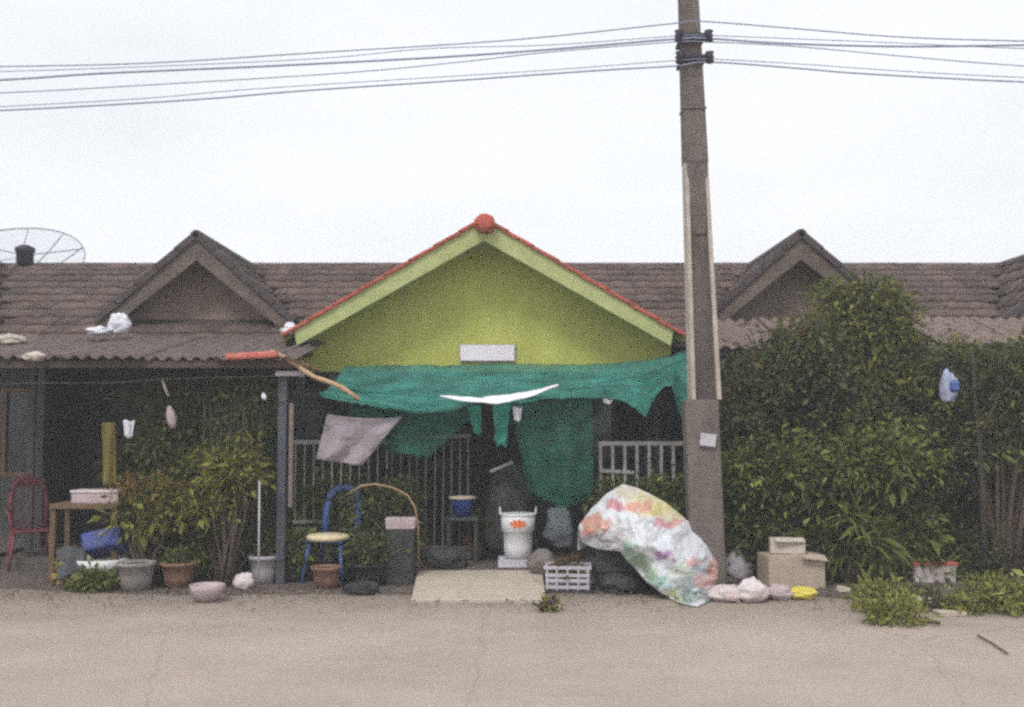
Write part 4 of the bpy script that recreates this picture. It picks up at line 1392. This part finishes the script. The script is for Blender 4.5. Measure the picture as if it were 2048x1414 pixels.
zt = at(925, 997, 11.5).z
t = thing('blue_bucket', (c.x, 11.5, c.z), 'small blue bucket with tan lid on the dark stool', 'bucket')
MB().lathe([(.095, 0), (.125, zt - c.z - .01), (.13, zt - c.z), (.11, zt - c.z)], (c.x, 11.5, c.z), 22).build('bucket_body', 'navy', t, smooth=True)
MB().lathe([(.14, 0), (.145, .02), (.10, .03), (.01, .032)], (c.x, 11.5, zt - .004), 22).build('lid', 'card', t, smooth=True)

# ------------------------------------------------------------------ white pail with orange print on tray
p = G(1036, 1136, .13)
ty = p.y + .14
t = thing('foam_tray', (p.x, ty, .13), 'flat grey white foam tray under the white pail', 'tray')
MB().box((p.x + .01, ty, .16), (.42, .32, .055)).build('tray_base', 'lav_plastic', t, bevel=.01)
for s in (-1, 1): MB().box((p.x + .01, ty + s * .15, .20), (.42, .02, .03)).build('tray_side', 'lav_plastic', t)
z0 = .19
t = thing('white_pail', (p.x + .0, ty, z0), 'white pail with orange red print in front of the entrance', 'pail')
zt = at(1036, 1030, ty - .1).z
h = zt - z0
MB().lathe([(.13, 0), (.145, h * .3), (.150, h * .62), (.168, h * .64), (.175, h), (.165, h), (.158, h * .66), (.001, h * .6)], (p.x, ty, z0), 30).build('pail_body', 'white', t, smooth=True)
MB().lathe([(.176, h * .97), (.184, h * .99), (.182, h * 1.02), (.168, h * 1.02)], (p.x, ty, z0), 30).build('rim', 'white', t, smooth=True)
def fn(u, v):
    a = math.radians(-90 - 38 + 76 * u)
    r = .1745 + .003
    return (p.x + r * math.cos(a), ty + r * math.sin(a), z0 + h * (.70 + .24 * v))
def star(u, v):
    return fn(u, v)
# print: a spiky orange mark wrapped on the pail
mb = MB(); cvs = []
kk = 18
for i in range(kk):
    rr = 1.0 if i % 2 == 0 else .55
    a = 2 * PI * i / kk
    cvs.append(fn(.5 + .46 * rr * math.cos(a), .5 + .48 * rr * math.sin(a)))
ctr = fn(.5, .5)
mb.add([ctr] + cvs, [(0, 1 + i, 1 + (i + 1) % kk) for i in range(kk)])
mb.build('print', 'orange_print', t)
MB().tube([(p.x - .18, ty, z0 + h), (p.x - .185, ty, z0 + h * 1.16)], .01, 6).build('handle_lug', 'white', t)
MB().tube([(p.x + .18, ty, z0 + h), (p.x + .185, ty, z0 + h * 1.16)], .01, 6).build('handle_lug', 'white', t)

# plastic bag and dark pot beside it
p = G(1115, 1120, .02)
t = potted('dark_pot', 'dark pot holding a crumpled pale plastic bag', 1112, 1128, 74, 50, 'dark_tarp', None, 'pot')
wl_ = world_loc(t)
tag(bag_mesh((wl_.x + .03, wl_.y - .12, .19), (.30, .24, .42), 61, .25, .35).build('pale_bag', 'bag_pure', None, smooth=True), 'crumpled pale plastic bag standing right of the white pail', 'plastic bag')

# ------------------------------------------------------------------ lavender crate
a = G(1138, 1187)
t = thing('plastic_crate', (a.x, a.y + .16, 0), 'pale lavender slatted crate with leafy scraps', 'crate')
cw, cd, ch = .41, .30, .235
cxx, cyy = a.x, a.y + .16
rzc = -.08
Rz = Matrix.Rotation(rzc, 3, 'Z')
def cb(name, x, y, z, dx, dy, dz, m='lav_plastic'):
    q = Rz @ Vector((x, y, 0)); return MB().box((cxx + q.x, cyy + q.y, z), (dx, dy, dz), rz=rzc).build(name, m, t, bevel=.003)
cb('crate_floor', 0, 0, .04, cw, cd, .012)
for s in (-1, 1):
    cb('rim_bar', 0, s * cd / 2, ch, cw + .04, .025, .03); cb('rim_bar', s * cw / 2, 0, ch, .025, cd + .02, .028)
    for zz in (.055, .115, .165):
        cb('slat', 0, s * cd / 2, zz, cw, .010, .032)
        cb('slat', s * cw / 2, 0, zz, .010, cd - .02, .030)
    for x in (-.19, -.1, 0, .1, .19):
        cb('upright', x, s * (cd / 2 + .006), ch / 2 + .01, .018, .012, ch - .03)
leaves('leafy_scraps', t, [(Vector((cxx, cyy, .20)), (.16, .12, .07), 1)], 500, .05, LIGHT + REDDISH, 71, sprig=.05, shell=.2)
MB().box((cxx, cyy, .016), (.46, .34, .03), rz=rzc).build('crate_shadow', 'dark_tarp', t)  # dark flat board added under the crate as its shadow

# ------------------------------------------------------------------ cardboard boxes
p = G(1595, 1182)
bw = 116 * p.y / FPX
t = thing('cardboard_box', (p.x, p.y + .2, 0), 'large open tan cardboard box right of the grey rubbish bag', 'cardboard box')
hz = at(1600, 1112, p.y).z
mb = MB()
R = Matrix.Rotation(.12, 3, 'Z')
mb.box((p.x - .01, p.y + .2, hz / 2), (bw, .34, hz), R=R)
mb.build('carton', 'card', t, bevel=.008)
MB().box((p.x - .01, p.y + .2, hz + .002), (.05, .342, .004), R=R).build('tape', 'card_pale', t)
fl = MB().add([(p.x + .06, p.y + .06, hz + .004), (p.x + .28, p.y + .09, hz - .004), (p.x + .30, p.y + .0, hz - .05), (p.x + .05, p.y - .03, hz - .02)], [(0, 1, 2, 3)]).build('flap', 'card', t, solid=.006)
p2 = at(1574, 1114, p.y + .22)
t = thing('cardboard_carton', (p2.x, p.y + .2, hz), 'smaller pale carton stacked on the tan cardboard box', 'cardboard box')
MB().box((p2.x, p.y + .22, hz + .075), (.33, .22, .14), rz=-.15).build('carton', 'card_pale', t, bevel=.008)
MB().box((p2.x, p.y + .10, hz + .14), (.28, .08, .008), R=Matrix.Rotation(.4, 3, 'X')).build('flap', 'card_pale', t)

# planter right
p = at(1872, 1155, 10.9)
p = G(1872, 1168)
t = thing('white_planter', (p.x, p.y + .12, 0), 'white rectangular planter with a red rim before the hedge', 'planter')
MB().box((p.x, p.y + .12, .09), (.40, .22, .18), taper=1.08).build('planter_body', 'bag_white', t, bevel=.012)
MB().box((p.x, p.y + .12, .195), (.45, .26, .035)).build('rim', 'red_rim', t, bevel=.008)
leaves('leaves', t, [(Vector((p.x - .1, p.y + .12, .26)), (.22, .12, .09), 1)], 420, .05, GREEN, 81, sprig=.05, shell=.2)

# pinkish trough by the shrubs
c = at(802, 1046, 10.85)
t = thing('plant_trough', (c.x, c.y, 0), 'small pinkish white trough on a dark block left of the gate', 'trough')
MB().box(c, (.28, .16, .11), taper=1.06).build('trough_body', 'pinkish', t, bevel=.008)
MB().box((c.x, c.y + .01, (c.z - .056) / 2), (.26, .18, c.z - .056)).build('block', 'dark_tarp', t)
# pale bent hoop
hp = [at(x, y, 11.05) for x, y in [(700, 985), (722, 972), (750, 968), (785, 975), (815, 990), (830, 1015), (836, 1050), (838, 1100)]]
hp[-1].z = .02
tag(MB().tube(hp, .008, 8).build('bent_hoop', 'bamboo', smooth=True), 'pale bent cane hoop arching over the shrubs beside the blue chair', 'hoop')

# hanging things in the left porch
def hang(name, label, cat, pts, Y, r, m):
    P = [at(x, y, Y) for x, y in pts]
    tag(MB().tube(P, r, 8).build(name, m, smooth=True), label, cat)
hang('hanging_stick', 'thin pinkish stick slanting in the dark left porch', 'stick', [(324, 758), (331, 778), (337, 793)], 10.9, [.010, .014, .012], 'pinkish')
hang('hanging_bag', 'pinkish lavender bag hanging below the thin slanting stick', 'bag', [(338, 812), (341, 826), (344, 842), (346, 856)], 10.9, [.018, .045, .05, .03], 'pinkish')
def fn(u, v):
    p = at(204 + 26 * u, 845 + 125 * v, 11.0)
    p.y += .03 * math.sin(u * 7 + v * 2)
    return p
tag(surf_obj('olive_towel', fn, 12, 20, 'olive_cloth', None, .01), 'long olive towel hanging behind the ochre table', 'towel')
hang('white_bloom', 'tiny white bloom at the top of the shrubs near the post', 'flower', [(526, 786), (528, 794), (530, 800)], 10.8, [.012, .03, .012], 'bag_pure')
# clothes line carrying the towel, bag and rag
tag(MB().tube([(-5.4, 11.0, 1.98), at(230, 765, 11.0), at(340, 757, 10.95), at(560, 752, 10.92)], .005, 5).build('washing_line', 'fence_dark'), 'dark washing line strung across the left porch', 'washing line')

# blue and white thing in the right hedge
c = at(1897, 772, 10.55)
t = thing('hanging_bag', c, 'pale blue and white plastic bag hung in the right hedge', 'plastic bag')
mb = bag_mesh((0, 0, 0), (.16, .14, .29), 77, .25, .3)
mb.v = [(x + c.x, y + c.y, z + c.z - .15) for x, y, z in mb.v]
mb.build('bag_body', 'pale_blue', t, smooth=True)
mb = bag_mesh((0, 0, 0), (.10, .08, .12), 78, 0, .3)
mb.v = [(x + c.x + .03, y + c.y - .06, z + c.z - .06) for x, y, z in mb.v]
mb.build('blue_wrapper', 'blue_chair', t, smooth=True)
MB().tube([c + Vector((0, 0, .16)), c + Vector((.01, .0, .32))], .004, 5).build('cord', 'iron', t)

# ------------------------------------------------------------------ vegetation
HG = 'shrubs of the overgrown right-hand hedge'
LG = 'shrubs growing in the left porch'
def B0(px, Y): return Vector((at(px, 1000, Y).x, Y, 0))

tr = bush('garden_tree', 'yellow green treetop rising above the hedge against the roof', 'tree', B0(1730, 11.9),
     [pblob(1715, 612, 11.7, 150, 62, .6, 1.4), pblob(1760, 655, 11.7, 150, 60, .7, 1.5), pblob(1700, 690, 11.6, 190, 90, .8, 2), pblob(1740, 780, 11.5, 240, 130, .9, 2)],
     9000, .075, YELLOWG + GREEN, 101, r0=.05, shell=.25, sprig=.16)
bush('hedge_shrub', 'dark olive shrub directly right of the utility pole, below the faded awning', 'shrub', B0(1550, 11.6),
     [pblob(1540, 760, 11.3, 230, 160, .8, 2), pblob(1620, 770, 11.3, 160, 190, .8, 2), pblob(1500, 870, 11.3, 160, 170, .8, 1.5)],
     11000, .065, DARK + DARK + REDDISH[:2] + GREEN[:2], 102, HG, r0=.035, shell=.3, sprig=.14)
bush('hedge_shrub', 'light green leafy shrub at the foot of the utility pole', 'shrub', B0(1480, 11.25),
     [pblob(1475, 1010, 11.25, 130, 120, .5, 2), pblob(1520, 1090, 11.25, 150, 110, .5, 2), pblob(1540, 950, 11.1, 170, 130, .6, 2), pblob(1430, 1060, 11.3, 110, 110, .4, 1), pblob(1600, 1125, 11.25, 150, 60, .4, 1)],
     12500, .07, LIGHT[:3] + GREEN, 103, HG, shell=.3, sprig=.13)
bush('hedge_shrub', 'bright tipped shrub in the hedge behind the cardboard box', 'shrub', B0(1680, 11.2),
     [pblob(1650, 960, 11.0, 200, 130, .7, 2), pblob(1700, 1030, 11.2, 200, 120, .6, 2.4), pblob(1760, 930, 10.9, 200, 110, .6, 2), pblob(1650, 1110, 11.3, 190, 90, .5, 1.4), pblob(1780, 1060, 11.2, 190, 130, .5, 2), pblob(1770, 1130, 11.2, 240, 60, .4, 1.4)],
     17000, .075, GREEN + LIGHT[:3], 104, HG, shell=.3, sprig=.14)
bush('hedge_shrub', 'broad dark green shrub filling the upper hedge', 'shrub', B0(1780, 11.5),
     [pblob(1790, 830, 11.3, 260, 150, .8, 2), pblob(1690, 860, 11.3, 200, 130, .8, 2), pblob(1860, 900, 11.1, 220, 140, .7, 2)],
     13000, .065, GREEN + DARK, 105, HG, r0=.035, shell=.3, sprig=.14)
bush('hedge_shrub', 'yellowish topped shrub at the far right end of the hedge', 'shrub', B0(2010, 11.1),
     [pblob(1990, 760, 11.1, 230, 130, .8, 2), pblob(2030, 850, 11.0, 200, 140, .7, 2), pblob(1900, 735, 11.3, 150, 70, .6, 1)],
     10000, .065, GREEN + DARK + YELLOWG[:2], 106, HG, r0=.035, shell=.3, sprig=.14)
bush('hedge_shrub', 'low dark shrub behind the white planter', 'shrub', B0(1850, 11.5),
     [pblob(1850, 1040, 11.6, 260, 120, .7, 2), pblob(1990, 990, 11.5, 240, 180, .7, 2), pblob(1980, 1110, 11.4, 240, 110, .6, 2.2), pblob(1880, 1125, 11.45, 220, 80, .5, 1.6), pblob(1740, 1110, 11.4, 160, 70, .5, 1)],
     19000, .06, DARK + GREEN[:2], 107, HG, shell=.3, sprig=.13)
# bare trunk standing in the hedge
P = [at(x, y, 10.75) for x, y in [(1968, 1120), (1966, 1000), (1958, 880), (1950, 800), (1945, 700)]]; P[0].z = 0
t = thing('bare_trunk', P[0], 'slim dark bare trunk standing at the right of the hedge', 'tree')
MB().tube(P, [.035, .03, .026, .02, .012], 9).build('trunk', 'dark_bark', t, smooth=True)
MB().tube([P[2], at(1985, 820, 10.75), at(2010, 760, 10.75)], [.02, .014, .008], 7).build('branch', 'bark', t, smooth=True)
MB().tube([P[3], at(1925, 760, 10.7), at(1897, 735, 10.55)], [.016, .012, .007], 7).build('branch', 'bark', t, smooth=True)

# small shrub under the white fence
bush('low_shrub', 'olive shrub behind the heap under the white fence', 'shrub', B0(1290, 11.3),
     [pblob(1250, 1005, 11.2, 150, 70, .4, 1), pblob(1350, 1010, 11.2, 110, 80, .4, 1)], 3600, .055, YELLOWG[:2] + GREEN, 108, shell=.3, sprig=.1)
# left porch shrubs
bush('porch_shrub', 'tall dark shrub in the middle of the left porch', 'shrub', B0(330, 11.2),
     [pblob(345, 900, 11.4, 120, 130, .5, 1.6), pblob(300, 880, 11.5, 60, 110, .4, .5), pblob(385, 970, 11.3, 150, 100, .5, 2)], 6000, .06, DARK + GREEN + REDDISH[:1], 110, LG, shell=.25, sprig=.13)
bush('porch_shrub', 'lighter leafed shrub between porch centre and blue grey post', 'shrub', B0(450, 10.9),
     [pblob(455, 945, 11.15, 140, 70, .5, 2), pblob(440, 1020, 11.1, 150, 100, .5, 2), pblob(500, 1070, 11.1, 90, 110, .4, 1)], 7500, .06, LIGHT[:3] + GREEN + YELLOWG[:2], 111, LG, shell=.25, sprig=.12)
bush('porch_shrub', 'spreading shrub behind the lime plant and clay pot', 'shrub', B0(330, 10.95),
     [pblob(310, 1040, 11.1, 130, 70, .4, 2), pblob(400, 1100, 11.1, 140, 80, .4, 2)], 5000, .055, GREEN + YELLOWG[:3], 112, LG, shell=.25, sprig=.11)
bush('porch_shrub', 'thin climbing shrub under the awning beside the post', 'shrub', B0(500, 11.1),
     [pblob(505, 815, 11.1, 90, 80, .4, 1), pblob(480, 880, 11.1, 110, 90, .4, 1)], 1900, .055, DARK + GREEN, 113, LG, shell=.25, sprig=.12)
CG = 'shrubs around the blue chair'
bush('garden_shrub', 'leafy green shrub seen through the blue chair back', 'shrub', B0(640, 11.75),
     [pblob(640, 1015, 11.75, 120, 110, .4, 2), pblob(600, 960, 11.75, 70, 90, .4, 1), pblob(640, 1085, 11.7, 130, 90, .4, 1)], 6500, .055, GREEN + LIGHT[:3], 114, CG, shell=.25, sprig=.12)
bush('garden_shrub', 'dark olive shrub right of the blue chair under the hoop', 'shrub', B0(755, 11.4),
     [pblob(765, 1010, 11.4, 130, 75, .4, 2), pblob(740, 1080, 11.4, 120, 90, .4, 2)], 6000, .055, DARK + GREEN[:2], 115, CG, shell=.25, sprig=.12)

bush('flowering_shrub', 'yellowish orange flowering shrub above the foam box', 'shrub', B0(300, 10.95),
     [pblob(300, 985, 10.85, 120, 46, .3, 1), pblob(390, 1000, 10.9, 90, 50, .3, 1)], 2200, .05, [(.26, .14, .05), (.30, .17, .06), (.14, .13, .04), (.19, .18, .05)], 130, shell=.2, sprig=.1)
bush('yellowish_plant', 'loose yellow green plant with bright tips just left of the blue grey post', 'plant', B0(455, 10.75),
     [pblob(455, 950, 10.75, 120, 60, .3, 1), pblob(425, 1010, 10.75, 90, 60, .3, .7)], 1500, .075, YELLOWG + LIGHT[:2], 140, shell=.2, sprig=.14)
bush('yellowish_plant', 'loose yellow green plant spreading under the orange flowering shrub', 'plant', B0(300, 10.75),
     [pblob(290, 1035, 10.75, 110, 50, .3, 1), pblob(340, 1010, 10.75, 90, 60, .3, .7)], 1200, .075, YELLOWG + GREEN[:2], 141, shell=.2, sprig=.14)
bush('palm_like_plant', 'plant with long arching blades behind the ochre table', 'plant', B0(262, 11.5),
     [pblob(262, 950, 11.5, 80, 110, .3, 1)], 500, .17, DARK + GREEN[:2], 131, shell=.1, sprig=.1, aspect=.13)
bush('long_leaf_plant', 'long bladed plant sprouting from the hedge foot beside the cardboard box', 'plant', B0(1690, 10.85),
     [pblob(1700, 1090, 10.85, 130, 90, .3, 1)], 800, .17, GREEN + LIGHT[:2], 132, shell=.1, sprig=.1, aspect=.14)
bush('creeper', 'dark creeper trailing over the awning edge left of the post', 'creeper', B0(420, 11.2),
     [pblob(430, 790, 11.2, 200, 60, .3, 1), pblob(300, 800, 11.3, 140, 60, .3, .6)], 1500, .06, DARK, 134, shell=.2, sprig=.12)

# trailing plants on the road to the right
WG = 'weeds trailing onto the road'
def weed(label, blobs, n, seed, cols):
    b = [(G(px, py) + Vector((0, 0, hh * .45)), (wx, wy, hh * .5), wt) for (px, py, wx, wy, hh, wt) in blobs]
    base = Vector((b[0][0].x, b[0][0].y, 0))
    bush('trailing_weed', label, 'weed', base, b, n, .055, cols, seed, WG, r0=.008, leafname='leaves', shell=.2, sprig=.08, k=4)
WL = [(.16, .17, .05), (.22, .23, .06), (.30, .30, .09), (.11, .13, .04)]
weed('bushy green weed sprawling on the road below the planter', [(1765, 1225, .20, .22, .22, 2), (1800, 1248, .22, .14, .14, 1.6), (1745, 1205, .12, .2, .14, 1)], 2000, 120, WL)
weed('green weed patch at the far right of the road edge', [(1990, 1208, .26, .2, .18, 2), (2040, 1225, .22, .22, .22, 2), (1940, 1226, .15, .12, .10, 1)], 2700, 121, WL)
weed('thin straggling weed joining the two larger patches', [(1870, 1222, .30, .06, .05, 1), (1850, 1200, .2, .08, .06, .6)], 600, 122, DARK + YELLOWG[:1])
weed('tiny dry weed tuft at the right corner of the ramp', [(1095, 1222, .06, .05, .06, 1)], 130, 123, YELLOWG)
def chunk(px, py, w_, h_, sd, label):
    p = G(px, py); k = p.y / FPX
    q = random.Random(sd)
    mb = MB().box((0, 0, 0), (w_ * k, w_ * k * .7, h_ * k), taper=.85)
    mb.v = [(x + q.uniform(-.02, .02) + p.x, y + q.uniform(-.02, .02) + p.y + .05, z + q.uniform(-.006, .006) + h_ * k / 2) for x, y, z in mb.v]
    tag(mb.build('concrete_chunk', 'slab', bevel=.01), label, 'rubble', 'broken concrete among the weeds')
chunk(1850, 1246, 46, 12, 1, 'flat broken concrete chunk right of the bushy weed')
chunk(1905, 1232, 60, 9, 2, 'long thin concrete sliver between the weed patches')
chunk(1835, 1206, 70, 10, 3, 'pale concrete slab fragment behind the bushy weed')
chunk(1690, 1186, 26, 12, 4, 'small lump of concrete on the verge right of the cardboard box')


def twig(pts, r, label):
    P = [G(x, y) + Vector((0, 0, .018)) for x, y in pts]
    tag(MB().tube(P, [r] * len(P), 6).build('fallen_twig', 'bark', smooth=True), label, 'twig', 'twigs on the road')
twig([(1790, 1238), (1835, 1243), (1880, 1250)], .013, 'dark twig poking out of the bushy weed')
twig([(1955, 1275), (1985, 1292), (2015, 1312)], .007, 'thin twig lying on open road at the lower right')
twig([(1760, 1218), (1850, 1212), (1940, 1214)], .009, 'long straight twig between the two weed patches')

# scattered leaf and paper litter along the edge of the road
lr = np.random.default_rng(55)
n = 3800
X = lr.uniform(-5.4, 5.6, n)
Y = 10.35 - np.abs(lr.normal(0, .45, n)) * (lr.random(n) > .3) + lr.uniform(-.3, .5, n)
mbv = []; mbf = []; cl = []
for i in range(n):
    s = lr.uniform(.006, .024); a = lr.uniform(0, 6.28)
    c0 = Vector((X[i], Y[i], .018 + lr.uniform(0, .01)))
    q = [Vector((math.cos(a + k * PI / 2) * s * (1 if k % 2 else .55), math.sin(a + k * PI / 2) * s * (1 if k % 2 else .55), lr.uniform(-.004, .008))) + c0 for k in range(4)]
    b = len(mbv); mbv += [tuple(v) for v in q]; mbf.append((b, b + 1, b + 2, b + 3))
    col = [(.10, .07, .04), (.16, .11, .05), (.07, .09, .03), (.42, .38, .34), (.2, .15, .11)][lr.integers(0, 5)]
    cl += [col] * 4
me = bpy.data.meshes.new('litter'); me.from_pydata(mbv, [], mbf); me.update(); set_cols(me, np.array(cl)); me.materials.append(M['leaf'])
o = bpy.data.objects.new('litter', me); COL.objects.link(o); tag(o, 'dry leaf and paper litter along the road edge', 'litter', kind='stuff')
